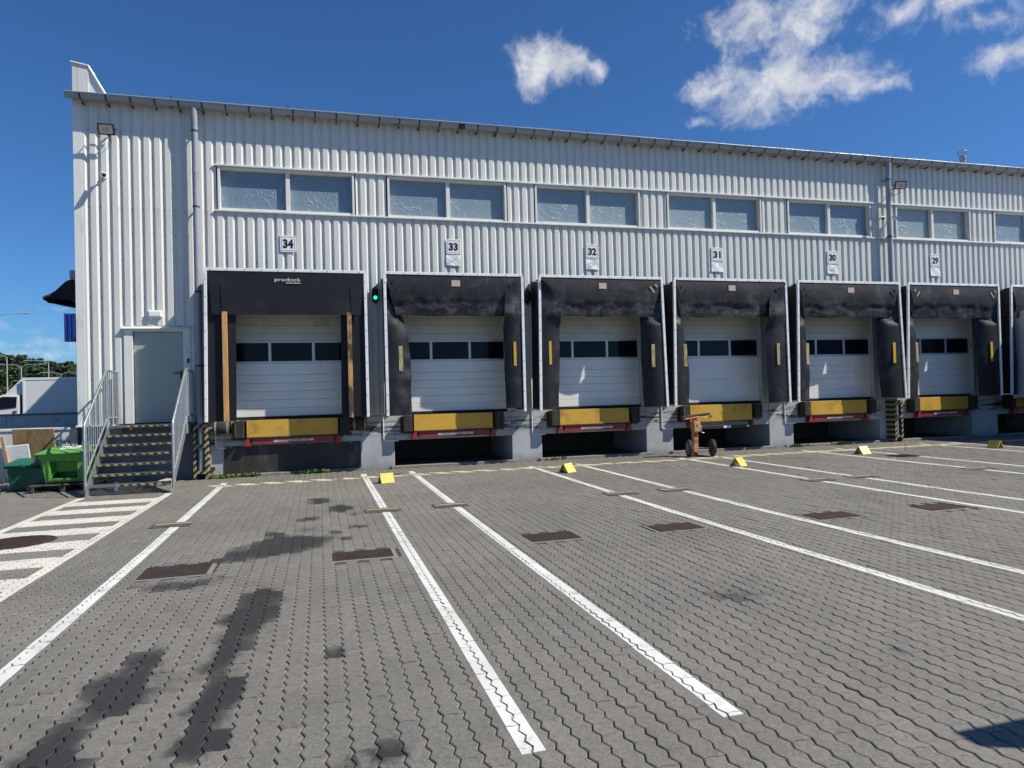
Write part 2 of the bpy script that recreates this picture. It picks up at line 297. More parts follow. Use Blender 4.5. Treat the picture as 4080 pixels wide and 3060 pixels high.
def paver_like(name, joint):
    m = MT(name)
    stn = m.attr('stain'); tn = m.attr('tint')
    g1 = m.noise(330, 2, .6); g2 = m.noise(75, 4, .65); g3 = m.noise(6, 5, .6); g4 = m.noise(.55, 4)
    if joint:
        c = m.mix(m.rng(g2, .3, .7), (.080, .074, .064), (.048, .044, .038))
    else:
        c = m.mix(tn, (.158, .153, .140), (.262, .250, .225))
        c = m.mix(m.rng(g2, .36, .64), c, m.mix(1.0, c, (.70, .70, .70), 'MULTIPLY')); c = m.mix(m.rng(m.noise(26, 5, .7), .4, .66), c, m.mix(1.0, c, (.82, .81, .79), 'MULTIPLY'))
        c = m.mix(m.rng(g1, .63, .72), c, (.40, .385, .345)); c = m.mix(m.rng(g1, .28, .38, 1, 0), c, (.085, .083, .08))
        c = m.mix(m.rng(g3, .45, .75, 0, .3), c, (.145, .138, .122)); c = m.mix(m.rng(g4, .4, .7, 0, .35), c, m.mix(1.0, c, (.84, .82, .79), 'MULTIPLY'))
    sn = m.math('ADD', m.math('MULTIPLY_ADD', m.noise(11, 7, .78), 1.1, -.55), m.math('MULTIPLY_ADD', m.noise(70, 3, .6), .5, -.25)); sm = m.math('MULTIPLY', m.rng(m.math('ADD', stn, m.math('MULTIPLY', sn, .75)), .2, .5), m.rng(stn, .0, .75, .3, .98 if joint else .92))
    c = m.mix(sm, c, (.008, .0078, .0075) if joint else (.020, .0195, .019))
    m.set('Base Color', c); m.set('Roughness', m.rng(sm, 0, 1, .88, .6)); m.bump(m.math('ADD', g1, g2), .55, .004)
paver_like('paver', False); paver_like('joint_sand', True)
def paint(name, a, b, wearamt):
    m = MT(name); n1 = m.noise(5, 7, .7); n2 = m.noise(60, 3)
    c = m.mix(m.rng(m.noise(1.4, 4), .35, .7), a, b); c = m.mix(m.math('MULTIPLY', m.rng(n1, .52, .70), wearamt), c, (.26, .25, .225))
    m.set('Base Color', c); m.set('Roughness', .6); m.bump(n2, .3, .003)
paint('white_paint', (.70, .705, .68), (.60, .60, .57), .55); paint('cream_paint', (.67, .655, .585), (.58, .565, .50), .4); paint('yellow_line', (.66, .59, .38), (.56, .50, .33), .45)
def leafmat(name, a, b, vs=6):
    m = MT(name); m.set('Base Color', m.mix(m.rng(m.noise(vs, 3), .3, .7), a, b)); m.set('Roughness', .6)
leafmat('weed_leaf', (.07, .16, .025), (.13, .22, .04), 20); leafmat('pine_needles', (.03, .06, .025), (.065, .105, .04), .5); leafmat('broad_leaf', (.05, .085, .02), (.08, .12, .035), .6)
simple('bark', (.08, .06, .045), .9)

# ------------------------------------------------------------------ mesh helpers
def mesh_obj(name, V, Fc, mat, parent=None, smooth=False, attrs=None):
    me = bpy.data.meshes.new(name); me.from_pydata([tuple(v) for v in V], [], [tuple(f) for f in Fc]); me.update()
    me.materials.append(MATS[mat] if isinstance(mat, str) else mat)
    if smooth: me.shade_smooth()
    if attrs:
        for k, a in attrs.items():
            at = me.attributes.new(k, 'FLOAT', 'POINT'); at.data.foreach_set('value', np.asarray(a, dtype=np.float32))
    return link(name, me, parent)
def link(name, me, parent=None):
    o = bpy.data.objects.new(name, me); COL.objects.link(o)
    if parent is not None:
        o.parent = parent
        if parent.type == 'EMPTY': o.matrix_parent_inverse = Matrix.Translation(-Vector(parent.location))
    return o
def thing(name, label, cat, loc, group=None):
    o = bpy.data.objects.new(name, None); COL.objects.link(o); o.location = loc; o.empty_display_size = .2
    return tag(o, label, cat, group)
def tag(o, label=None, cat=None, group=None, kind=None):
    for k, v in (('label', label), ('category', cat), ('group', group), ('kind', kind)):
        if v: o[k] = v
    return o
class MB:
    def __init__(s): s.V = []; s.F = []
    def add(s, V, F):
        b = len(s.V); s.V += [tuple(v) for v in V]; s.F += [tuple(i + b for i in f) for f in F]; return s
    def box(s, x0, x1, y0, y1, z0, z1):
        V = [(x, y, z) for x in (x0, x1) for y in (y0, y1) for z in (z0, z1)]
        return s.add(V, [(0, 1, 3, 2), (4, 6, 7, 5), (0, 4, 5, 1), (2, 3, 7, 6), (0, 2, 6, 4), (1, 5, 7, 3)])
    def obox(s, c, ax, ay, az_, hx, hy, hz):
        c, ax, ay, az_ = map(Vector, (c, ax, ay, az_))
        V = [c + ax * (i * hx) + ay * (j * hy) + az_ * (k * hz) for i in (-1, 1) for j in (-1, 1) for k in (-1, 1)]
        return s.add(V, [(0, 1, 3, 2), (4, 6, 7, 5), (0, 4, 5, 1), (2, 3, 7, 6), (0, 2, 6, 4), (1, 5, 7, 3)])
    def tube(s, path, r, n=8, cap=True):
        path = [Vector(p) for p in path]; rings = []
        prev = None
        for i, p in enumerate(path):
            t = (path[min(i + 1, len(path) - 1)] - path[max(i - 1, 0)]).normalized()
            if prev is None:
                a = t.cross(Vector((0, 0, 1))); a = a if a.length > .1 else t.cross(Vector((1, 0, 0)))
            else: a = prev - t * prev.dot(t)
            a.normalize(); prev = a; b = t.cross(a)
            rr = r[i] if isinstance(r, (list, tuple)) else r
            rings.append([p + (a * math.cos(2 * math.pi * k / n) + b * math.sin(2 * math.pi * k / n)) * rr for k in range(n)])
        V = [v for g in rings for v in g]; F = []
        for i in range(len(path) - 1):
            for k in range(n): F.append((i * n + k, i * n + (k + 1) % n, (i + 1) * n + (k + 1) % n, (i + 1) * n + k))
        if cap: F += [tuple(range(n))[::-1], tuple((len(path) - 1) * n + k for k in range(n))]
        return s.add(V, F)
    def prism(s, poly, ax, a0, a1):       # poly in the two axes other than ax
        def pt(q, a):
            v = [0, 0, 0]; o = [i for i in range(3) if i != ax]; v[o[0]], v[o[1]] = q; v[ax] = a; return v
        n = len(poly); V = [pt(q, a0) for q in poly] + [pt(q, a1) for q in poly]
        return s.add(V, [tuple(range(n)), tuple(range(2 * n - 1, n - 1, -1))] + [(i, (i + 1) % n, n + (i + 1) % n, n + i) for i in range(n)])
    def lathe(s, prof, n, o, axis):       # prof: (r, h) along axis from origin o
        axis = Vector(axis).normalized(); a = axis.cross(Vector((0, 0, 1))); a = a if a.length > .1 else axis.cross(Vector((1, 0, 0)))
        a.normalize(); b = axis.cross(a); o = Vector(o); V = []; F = []
        for (r, h) in prof:
            for k in range(n): V.append(o + axis * h + (a * math.cos(2 * math.pi * k / n) + b * math.sin(2 * math.pi * k / n)) * r)
        for i in range(len(prof) - 1):
            for k in range(n): F.append((i * n + k, i * n + (k + 1) % n, (i + 1) * n + (k + 1) % n, (i + 1) * n + k))
        return s.add(V, F)
    def build(s, name, mat, parent=None, smooth=False, bevel=0, seg=1):
        o = mesh_obj(name, s.V, s.F, mat, parent)
        bm = bmesh.new(); bm.from_mesh(o.data); bmesh.ops.recalc_face_normals(bm, faces=bm.faces)
        if bevel:
            es = [e for e in bm.edges if len(e.link_faces) == 2 and e.calc_face_angle(0) > .5]
            bmesh.ops.bevel(bm, geom=es, offset=bevel, segments=seg, affect='EDGES', profile=.6, clamp_overlap=True)
        bm.to_mesh(o.data); bm.free()
        if smooth:
            o.data.shade_smooth()
            o.data.set_sharp_from_angle(angle=math.radians(40))
        return o
def box(name, mat, parent, *a, bevel=0, **kw): return MB().box(*a).build(name, mat, parent, bevel=bevel, **kw)
def text_mesh(name, s, mat, parent, x0, x1, z0, z1, y, bold=0, origin=None):
    """lettering filling x0..x1, z0..z1 on a plane y=const (facing -y)"""
    cu = bpy.data.curves.new('t', 'FONT'); cu.body = s; cu.offset = bold; cu.resolution_u = 3
    o = bpy.data.objects.new('t', cu); COL.objects.link(o); dg = bpy.context.evaluated_depsgraph_get(); dg.update()
    me = bpy.data.meshes.new_from_object(o.evaluated_get(dg)); bpy.data.objects.remove(o); bpy.data.curves.remove(cu)
    V = np.array([v.co[:] for v in me.vertices]); mn, mx = V.min(0), V.max(0)
    P = np.stack([x0 + (V[:, 0] - mn[0]) / (mx[0] - mn[0]) * (x1 - x0), np.full(len(V), y), z0 + (V[:, 1] - mn[1]) / (mx[1] - mn[1]) * (z1 - z0)], 1)
    F = [tuple(p.vertices) for p in me.polygons]; bpy.data.meshes.remove(me)
    return mesh_obj(name, P.tolist(), F, mat, parent)

# ------------------------------------------------------------------ ground
def gz(y): return np.interp(-np.asarray(y, float), [7.9, 16.46, 40], [0, .05, .05])
def gzf(y): return float(gz(y))
def vnoise(x, y, seed, sc_):
    x = np.asarray(x) * sc_ + seed * 13.7; y = np.asarray(y) * sc_ + seed * 7.3
    xi, yi = np.floor(x), np.floor(y); fx, fy = x - xi, y - yi; fx = fx * fx * (3 - 2 * fx); fy = fy * fy * (3 - 2 * fy)
    h = lambda a, b: np.modf(np.abs(np.sin(a * 127.1 + b * 311.7 + seed) * 43758.5453))[0]
    return (h(xi, yi) * (1 - fx) + h(xi + 1, yi) * fx) * (1 - fy) + (h(xi, yi + 1) * (1 - fx) + h(xi + 1, yi + 1) * fx) * fy
STAINS = [(-.38, -8.05, .46, .42, 1.15), (-.62, -8.4, .42, .28, 1.0), (-.98, -8.72, .3, .12, .75), (-.55, -7.4, .2, .2, .6), (-.2, -7.2, .16, .2, .45),
          (-.49, -10.3, .19, .38, .9), (-.56, -10.9, .20, .45, 1.0), (-.63, -11.6, .15, .4, .85), (-.57, -12.3, .13, .4, .9), (-.56, -12.8, .12, .18, 1.0), (-.45, -11.3, .3, .5, .3),
          (-1.1, -11.55, .17, .25, .85), (-1.17, -12.1, .17, .4, 1.0), (-1.27, -12.75, .16, .4, 1.0), (-1.0, -11.9, .3, .4, .35),
          (.07, -11.83, .09, .09, .7), (.06, -12.2, .05, .08, .4), (.21, -13.26, .2, .13, .8), (.0, -13.5, .2, .1, .6), (-1.3, -9.6, .42, .2, .6), (-.9, -9.45, .2, .12, .4),
          (-.04, -4.7, .22, .4, .65), (.41, -4.45, .1, .12, .3), (.3, -5.6, .2, .4, .75), (.45, -6.3, .12, .2, .5), (.14, -7.5, .14, .14, .7), (.42, -7.3, .14, .12, .6), (.3, -8.0, .1, .12, .65), (-.15, -6.4, .17, .25, .6), (-.44, -5.43, .2, .08, .3),
          (-.3, -6.8, .12, .08, .45), (3.09, -11.66, .3, .25, .38), (2.7, -11.3, .2, .2, .3), (3.37, -12.95, .06, .06, .55), (3.05, -12.2, .2, .1, .2),
          (2.1, -6.9, .9, .7, .22), (3.0, -6.4, .6, .9, .2), (6.3, -6.5, .8, .9, .22), (2.6, -3.8, .5, 1.0, .18), (6.6, -10.6, .5, .4, .25), (4.2, -12.2, .35, .4, .18), (6.0, -4.4, .8, .7, .2), (9.8, -7.6, .6, .5, .2), (-.8, -10.0, 1.1, 1.6, .16), (1.5, -11.6, .8, 1.2, .12)]
def stain(x, y):
    x = np.asarray(x, float); y = np.asarray(y, float); s = np.zeros_like(x)
    wx = x + (vnoise(x, y, 1, 5) - .5) * .16; wy = y + (vnoise(x, y, 2, 5) - .5) * .16
    for cx, cy, rx, ry, a in STAINS:
        d = np.sqrt(((wx - cx) / rx) ** 2 + ((wy - cy) / ry) ** 2); s = np.maximum(s, a * np.clip(1.45 - d, 0, 1))
    return np.clip(s, 0, 1)
# far ground: one sheet to the horizon with a hole of nothing – it lies 30 mm lower than the paving
def quadsheet(xs, ys, zf):
    V = [(x, y, zf(x, y)) for y in ys for x in xs]; n = len(xs)
    F = [(j * n + i, j * n + i + 1, (j + 1) * n + i + 1, (j + 1) * n + i) for j in range(len(ys) - 1) for i in range(n - 1)]
    return V, F
V, F = quadsheet([-3000, -300, -40, -10, 0, 10, 30, 60, 300, 3000], [-2000, -60, -30, -20, -16, -12, -7.9, 0, 6, 20, 60, 300, 3000], lambda x, y: gzf(y) - .035)
tag(mesh_obj('ground', V, F, 'asphalt'), kind='structure')
# joint bed under the pavers
PX0, PX1, PY0, PY1 = -11.0, 22.6, -16.0, -.1
xs = np.arange(PX0, 8.01, .1).tolist() + np.arange(8.25, PX1 + .3, .5).tolist(); ys = np.arange(PY0, PY1 + .001, .1).tolist()
XX, YY = np.meshgrid(xs, ys); Vb = np.stack([XX.ravel(), YY.ravel(), gz(YY.ravel()) - .0105], 1)
n = len(xs); I = np.arange(n - 1); J = np.arange(len(ys) - 1)[:, None] * n
Fb = np.stack([(I + J), (I + J + 1), (I + J + 1 + n), (I + J + n)], -1).reshape(-1, 4)
pavement = tag(mesh_obj('pavement', Vb.tolist(), Fb.tolist(), 'joint_sand', attrs={'stain': stain(Vb[:, 0], Vb[:, 1])}), kind='structure')

GRATES = [(-1.69, -1.08, -9.22, -8.76), (.105, .715, -9.16, -8.80), (2.24, 2.83, -9.08, -8.69), (3.80, 4.37, -9.13, -8.77), (5.92, 6.53, -9.24, -8.88), (7.58, 8.13, -9.29, -8.92), (9.72, 10.3, -9.3, -8.93)]
PL, PW = .225, .1125
def tri(y): 
    t = np.mod(y / (PL / 2), 1.0); return .0105 * (np.abs(t * 2 - 1) * 2 - 1)
pavers = []
for j in range(int((PX0) / PW), int(PX1 / PW)):
    xc = (j + .5) * PW
    d_need = max(xc / 1.42, -xc / .8, 1.0) - .7
    y_lo = max(-15.5, -16.46 + d_need)
    k0 = int(math.floor(y_lo / PL)) - 1
    for k in range(k0, 1):
        y0 = k * PL + (PL / 2 if j % 2 else 0); yc = y0 + PL / 2
        if yc > -.25 or yc < PY0 + .2: continue
        if any(a - .035 < xc < b + .035 and c - .09 < yc < d + .09 for a, b, c, d in GRATES): continue
        if (xc + 3.62) ** 2 + (yc + 6.63) ** 2 < .36 ** 2: continue
        pavers.append((xc, yc, math.hypot(xc, yc + 16.46)))
pavers.sort(key=lambda p: p[2])
def outline(xc, yc, dx, dy):
    yb = yc - PL / 2; ys_ = [yb + PL * t for t in (0, .25, .5, .75, 1)]
    R_ = [(xc + PW / 2 - dx + float(tri(y)), y) for y in ys_]; L_ = [(xc - PW / 2 + dx + float(tri(y)), y) for y in ys_]
    R_[0] = (R_[0][0], ys_[0] + dy); L_[0] = (L_[0][0], ys_[0] + dy); R_[-1] = (R_[-1][0], ys_[-1] - dy); L_[-1] = (L_[-1][0], ys_[-1] - dy)
    wv = .0055
    bot = [(L_[0][0] + (R_[0][0] - L_[0][0]) * t, ys_[0] + dy + w * wv) for t, w in ((.3, 1), (.7, -1))]
    top = [(L_[-1][0] + (R_[-1][0] - L_[-1][0]) * t, ys_[-1] - dy + w * wv) for t, w in ((.7, -1), (.3, 1))]
    return bot + R_ + top + L_[::-1]
paint_src = []
def paver_geo(xc, yc, dist):
    dz = rnd.gauss(0, .0013); ax, ay = rnd.gauss(0, .009), rnd.gauss(0, .006)
    zf = lambda x, y: gzf(y) + dz + ax * (x - xc) + ay * (y - yc)
    near = dist < 15
    o0 = outline(xc, yc, .0084, .0046); o1 = outline(xc, yc, .0036, .0014); n = len(o0)
    V = [(x, y, zf(x, y)) for x, y in o0] + [(x, y, zf(x, y) - (.0034 if near else .012)) for x, y in o1]
    F = [tuple(range(n))] + [(i, n + i, n + (i + 1) % n, (i + 1) % n) for i in range(n)]
    if near:
        V += [(x, y, gzf(y) - .02) for x, y in o1]; F += [(n + i, 2 * n + i, 2 * n + (i + 1) % n, n + (i + 1) % n) for i in range(n)]
    paint_src.append((xc, yc, o0, o1, zf)); return V, F
big = MB(); bigt = []; bigs = []; SCEN = stain([p[0] for p in pavers], [p[1] for p in pavers])
for idx, (xc, yc, dist) in enumerate(pavers):
    V, F = paver_geo(xc, yc, dist)
    t = min(1, max(0, rnd.gauss(.5 + .5 * float(vnoise(xc, yc, 11, .8) - .5) + .2 * float(vnoise(xc, yc, 12, 2.5) - .5), .10)))
    A = np.array(V); sv = SCEN[idx] * (rnd.uniform(.35, .65) if rnd.random() < .82 else rnd.uniform(.1, .35))
    if idx < 300:
        mesh_obj('paver', V, F, 'paver', pavement, attrs={'tint': [t] * len(V), 'stain': np.clip(stain(A[:, 0], A[:, 1]) * .55 + sv, 0, 1.1)})
    else:
        big.add(V, F); bigt += [t] * len(V); bigs += [sv] * len(V)
A = np.array(big.V)
tag(mesh_obj('paver_field', big.V, big.F, 'paver', pavement, attrs={'tint': bigt, 'stain': np.clip(stain(A[:, 0], A[:, 1]) * .55 + np.array(bigs), 0, 1.1)}), kind='stuff')

# painted markings: paint lies on the paver faces and in the joints
def clip(poly, conv):
    out = poly
    for i in range(len(conv)):
        (ax, ay), (bx, by) = conv[i], conv[(i + 1) % len(conv)]; inp, out = out, []
        side = lambda p: (bx - ax) * (p[1] - ay) - (by - ay) * (p[0] - ax)
        for k in range(len(inp)):
            p, q = inp[k], inp[(k + 1) % len(inp)]; sp, sq = side(p), side(q)
            if sp >= 0: out.append(p)
            if sp * sq < 0:
                t = sp / (sp - sq); out.append((p[0] + (q[0] - p[0]) * t, p[1] + (q[1] - p[1]) * t))
        if len(out) < 3: return []
    return out
def painted(name, polys, mat, label=None, missing=0.0):
    mb = MB()
    for conv in polys:
        x0, x1 = min(p[0] for p in conv), max(p[0] for p in conv); y0, y1 = min(p[1] for p in conv), max(p[1] for p in conv)
        nseg = max(1, int((y1 - y0) / 1.5)) if len(conv) == 4 else 1
        mb.add([(x, y, gzf(y) - .0065) for x, y in conv], [tuple(range(len(conv)))]) if nseg == 1 else [mb.add([(x0, ya, gzf(ya) - .0065), (x1, ya, gzf(ya) - .0065), (x1, yb, gzf(yb) - .0065), (x0, yb, gzf(yb) - .0065)], [(0, 1, 2, 3)]) for ya, yb in zip(np.linspace(y0, y1, nseg + 1)[:-1], np.linspace(y0, y1, nseg + 1)[1:])]
        for xc, yc, o0, o1, zf in paint_src:
            if xc < x0 - .08 or xc > x1 + .08 or yc < y0 - .13 or yc > y1 + .13: continue
            if missing and rnd.random() < missing: continue
            q = clip([((a[0] + b[0]) / 2, (a[1] + b[1]) / 2) for a, b in zip(o0, o1)], conv)
            if len(q) < 3: continue
            area = abs(sum(q[i][0] * q[(i + 1) % len(q)][1] - q[(i + 1) % len(q)][0] * q[i][1] for i in range(len(q)))) / 2
            if area < 2e-5: continue
            n = len(q); mb.add([(x, y, zf(x, y) + .0016) for x, y in q] + [(x, y, zf(x, y) - .007) for x, y in q], [tuple(range(n))] + [(i, n + i, n + (i + 1) % n, (i + 1) % n) for i in range(n)])
    o = mesh_obj(name, mb.V, mb.F, mat, pavement)
    if label: tag(o, label)
    return o
def rect(x0, x1, y0, y1): return [(x0, y0), (x1, y0), (x1, y1), (x0, y1)]
for xl, y1, y0 in [(-1.89, -1.25, -13.42), (.90, -1.0, -13.44), (1.94, -.95, -13.42), (4.60, -1.35, -13.4), (5.72, -1.35, -13.4), (8.40, -1.35, -13.4), (9.32, -1.35, -13.4), (12.0, -1.2, -13), (13.06, -1.2, -13), (15.75, -1.2, -12), (16.8, -1.2, -12)]:
    painted('lane_line', [rect(xl - .057, xl + .057, y0, y1)], 'white_paint', missing=.0)
for x0, x1 in ((-4.185, -4.065), (-2.755, -2.635)): painted('walkway_edge_line', [rect(x0, x1, -10.6, -2.4)], 'cream_paint')
for k in range(8):
    yt = -3.0 - .955 * k + (.02 if k % 2 else 0)
    painted('walkway_stripe', [rect(-4.064, -2.756, yt - .49, yt)], 'cream_paint')
hz = []
x = -2.2
while x < 21:
    yy = -1.66 + .03 * math.sin(x * .7)
    hz.append([(x + .26, yy - .19), (x + .57, yy - .19), (x + .31, yy + .15), (x, yy + .15)]); x += .49
painted('dock_edge_line', hz, 'yellow_line', missing=.02)

# ------------------------------------------------------------------ the warehouse
BX0, BX1, DEPTH = -4.86, 27.0, 16.0
bld = thing('warehouse_building', 'long white ribbed metal warehouse with numbered loading docks', 'building', (11, 8, 0))
PIT, PH = .207, -4.753
def prof_y(x):
    u = (x - PH) % PIT
    if u < .102: return -.070
    if u < .142: return -.070 + (u - .102) / .04 * .035
    if u < .178: return -.035
    return -.035 - (u - .178) / .029 * .035
def clad(x0, x1, z0, z1):
    br = [x0, x1]; k = math.floor((x0 - PH) / PIT) - 1
    while PH + k * PIT < x1:
        br += [b for b in (PH + k * PIT + t for t in (0, .102, .142, .178)) if x0 + .002 < b < x1 - .002]; k += 1
    br = sorted(br); V = []; F = []
    zz = [z0, z1]
    for z_ in zz:
        for b in br: V.append((b, prof_y(b + 1e-6), z_))
    n = len(br); F = [(i, i + 1, n + i + 1, n + i) for i in range(n - 1)]
    return mesh_obj('cladding_panel', V, F, 'cladding', bld)
def clad_span(x0, x1, z0, z1):
    k = math.floor((x0 - PH) / (PIT * 5)); a = x0
    while a < x1 - .01:
        k += 1; b = min(x1, PH + k * PIT * 5)
        if b - a > .02: clad(a, b, z0, z1)
        a = b
ZB, ZG = 1.245, 8.098
WINS = [(-2.05, .90), (1.66, 4.56), (5.30, 8.17), (8.95, 11.82), (12.66, 15.48), (16.36, 19.14), (20.06, 22.9), (23.75, 26.6)]
WZ0, WZ1 = 5.92, 6.87
BC = {34: -.57, 33: 3.10, 32: 6.72, 31: 10.33, 30: 14.06, 29: 17.74, 28: 21.42, 27: 25.1}
DW = 1.43; DZ = 3.75
box('wall_core', 'dark_plinth', bld, BX0 + .03, BX1, .22, DEPTH, 1.26, 7.95)
clad_span(BX0 + .17, -3.97, ZB, ZG); clad_span(-3.97, -2.655, 3.33, ZG); clad_span(-2.655, -2.08, ZB, ZG)
clad_span(-2.08, BX1, WZ1 + .05, ZG)
edges = []
prev = -2.08
for a, b in WINS: 
    if a > prev + .05: clad_span(prev, a - .03, WZ0 - .04, WZ1 + .05)
    prev = b + .03
clad_span(-2.08, BX1, DZ, WZ0 - .05)
prev = -2.08
for nmb, c_ in BC.items():
    clad_span(prev, c_ - DW - .05, ZB, DZ); prev = c_ + DW + .05
box('corner_trim', 'trim', bld, BX0, BX0 + .168, -.076, .21, 1.2, ZG, bevel=.004)
box('base_trim', 'trim', bld, BX0 - .03, -4.1, -.13, 0.0, 1.205, 1.24, bevel=.006)
box('window_head_flashing', 'trim', bld, -2.12, BX1, -.115, .0, WZ1 + .005, WZ1 + .045, bevel=.004)
box('window_sill_flashing', 'trim', bld, -2.12, BX1, -.118, .0, WZ0 - .055, WZ0 - .02, bevel=.004)
for a, b in WINS:
    fr = MB().box(a, a + .05, -.085, .12, WZ0 - .015, WZ1).box(b - .05, b, -.085, .12, WZ0 - .015, WZ1).box(a + .05, b - .05, -.06, .12, WZ1 - .045, WZ1).box(a + .05, b - .05, -.06, .12, WZ0 - .015, WZ0 + .035)
    mid = (a + b) / 2; fr.box(mid - .045, mid + .045, -.03, .12, WZ0 + .035, WZ1 - .045)
    w = fr.build('window', 'window_frame', bld, bevel=.004)
    for p0, p1 in ((a + .05, mid - .045), (mid + .045, b - .05)): box('pane', 'window_film', w, p0, p1, .07, .10, WZ0 + .035, WZ1 - .045)
# roof, parapet end, gutter
mb = MB(); mb.prism([(-.185, 8.10), (-.185, 8.15), (DEPTH, 8.18), (DEPTH, 7.96), (.2, 7.96), (.2, 8.10)], 0, BX0 + .001, BX1); mb.build('roof', 'roof_sheet', bld)
mb = MB(); mb.prism([(BX0, 8.12), (-4.55, 8.12), (-4.55, 8.84), (BX0, 8.90)], 1, -.06, .35); mb.build('parapet_end', 'cladding', bld, bevel=.004)
mb = MB(); mb.prism([(-4.549, 8.115), (-4.17, 8.115), (-4.20, 8.2), (-4.52, 8.80), (-4.549, 8.80)], 1, -.03, .30); mb.build('parapet_brace', 'trim', bld, bevel=.004)
mb = MB(); mb.prism([(BX0 - .02, 8.90), (-4.54, 8.84), (-4.535, 8.865), (BX0 - .02, 8.925)], 1, -.09, .38); mb.build('parapet_cap', 'alu_white', bld)
mb = MB(); mb.tube([(-4.55, -.06, 8.85), (-4.18, -.06, 8.18)], .022, 6); mb.build('brace_edge', 'alu_white', bld)
# half-round gutter
GR = .102; GY, GZ = -.275, 8.15
ang = [math.pi + math.pi * i / 10 for i in range(11)]
pr = [(GY + GR * math.cos(a), GZ + GR * math.sin(a)) for a in ang] + [(GY + (GR - .006) * math.cos(a), GZ + (GR - .006) * math.sin(a)) for a in ang[::-1]]
mb = MB()
for i, (x0, x1) in enumerate([(BX0 - .06, -2.2), (-2.199, 3.7), (3.701, 9.7), (9.701, 15.6), (15.601, BX1)]): mb.prism(pr, 0, x0, x1)
mb.prism([(GY + GR * math.cos(a), GZ + GR * math.sin(a)) for a in ang], 0, BX0 - .066, BX0 - .06)
mb.tube([(BX0 - .06, GY - GR, GZ), (BX1, GY - GR, GZ)], .016, 8)
gut = mb.build('gutter', 'gutter_metal', bld, smooth=True)
pr2 = [(GY + (GR + .005) * math.cos(a), GZ + (GR + .005) * math.sin(a)) for a in ang] + [(GY + (GR + .001) * math.cos(a), GZ + (GR + .001) * math.sin(a)) for a in ang[::-1]]
x = BX0 + .22; br_me = None
while x < BX1 - .2:
    if br_me is None:
        o = MB().prism(pr2, 0, -.016, .016).box(-.014, .014, -.2, -.03, 8.0, 8.03).build('gutter_bracket', 'strap_metal', gut); br_me = o.data; o.location.x = x
    else:
        o = bpy.data.objects.new('gutter_bracket', br_me); COL.objects.link(o); o.parent = gut; o.location.x = x
    x += .47 + rnd.uniform(-.015, .015)
for x in (3.35, 15.3):
    MB().prism([(GY + (GR + .004) * math.cos(a), GZ + (GR + .004) * math.sin(a)) for a in ang] + [(GY + (GR + .0005) * math.cos(a), GZ + (GR + .0005) * math.sin(a)) for a in ang[::-1]], 0, x, x + .16).build('gutter_joint', 'strap_metal' if x < 5 else 'gutter_metal', gut)
for xd in (-2.47, 15.96):
    d = MB().tube([(xd, GY, 8.06), (xd, GY, 7.86), (xd, -.24, 7.6), (xd, -.24, 1.3 if xd < 0 else .25), (xd, -.24, .16)], .068, 14).build('downpipe', 'gutter_metal', bld, smooth=True)
    for zc in (7.55, 5.9, 4.05, 2.45): MB().tube([(xd, -.24, zc - .018), (xd, -.24, zc + .018)], .074, 14).box(xd - .015, xd + .015, -.18, -.03, zc - .015, zc + .015).build('pipe_clamp', 'strap_metal' if zc > 3 else 'rust_steel', d, smooth=True)
    for zc in (6.68, 5.52, 3.3, 1.9): MB().tube([(xd, -.24, zc - .045), (xd, -.24, zc + .045)], .0715, 14).build('pipe_socket', 'gutter_metal', d, smooth=True)
# lightning wire on the roof edge
wire = MB(); pts = [(-4.4, .05, 8.93), (-4.36, .05, 8.98), (-4.30, .02, 8.75), (-4.22, -.05, 8.3), (-4.1, -.1, 8.28)]
xx = np.arange(-4.1, 26.5, .6); wire.tube([(float(x), -.1, 8.29 - .02 * abs(math.sin((x + 4.1) * 1.3))) for x in xx], .004, 5)
wr = wire.build('lightning_wire', 'galvanised', bld)
for x in np.arange(-2.95, 26, 2.42): MB().box(x - .035, x + .035, -.13, -.06, 8.10, 8.13).box(x - .012, x + .012, -.108, -.092, 8.12, 8.33).build('wire_holder', 'strap_metal', wr)
# cladding screws
mb = MB()
def screw(x, y, z, r=.011): mb.add([(x + r * math.cos(k * math.pi / 3), y - .002, z + r * math.sin(k * math.pi / 3)) for k in range(6)] + [(x, y - .009, z)], [(k, (k + 1) % 6, 6) for k in range(6)])
k = 0
while PH + k * PIT < BX1:
    xv = PH + k * PIT + .160
    if xv < -2.1:
        for zc in (2.2, 3.1, 3.95, 4.75, 5.3, 5.85, 6.4, 6.95, 7.5):
            if not (-3.98 < xv < -2.66 and zc < 3.35): screw(xv, -.035, zc)
    else:
        for zc in (4.75, 5.3, 7.45):
            if k % 2 == 0 or xv < 3: screw(xv, -.035, zc)
    k += 1
tag(mesh_obj('cladding_screws', mb.V, mb.F, 'strap_metal', bld), kind='stuff')

# personnel door
dr = box('personnel_door', 'door_leaf_paint', bld, -3.795, -2.815, .0, .04, 1.255, 3.205, bevel=.004)
MB().box(-3.965, -3.80, -.087, .0, ZB, 3.26).box(-2.81, -2.66, -.087, .0, ZB, 3.26).box(-3.80, -2.81, -.087, .0, 3.21, 3.26).build('door_trim', 'trim', dr, bevel=.004)
MB().prism([(-.15, 3.262), (-.15, 3.275), (-.03, 3.34), (-.03, 3.262)], 0, -3.99, -2.63).build('door_hood', 'trim', dr)
MB().tube([(-2.87, -.003, 2.31), (-2.87, -.055, 2.31), (-3.0, -.058, 2.31)], .011, 8).box(-2.89, -2.85, -.013, -.0005, 2.17, 2.36).build('door_handle', 'black_plastic', dr, smooth=True)
for zc in (1.5, 2.9): MB().tube([(-3.80, -.045, zc - .07), (-3.80, -.045, zc + .07)], .014, 8).build('hinge', 'galvanised', dr)

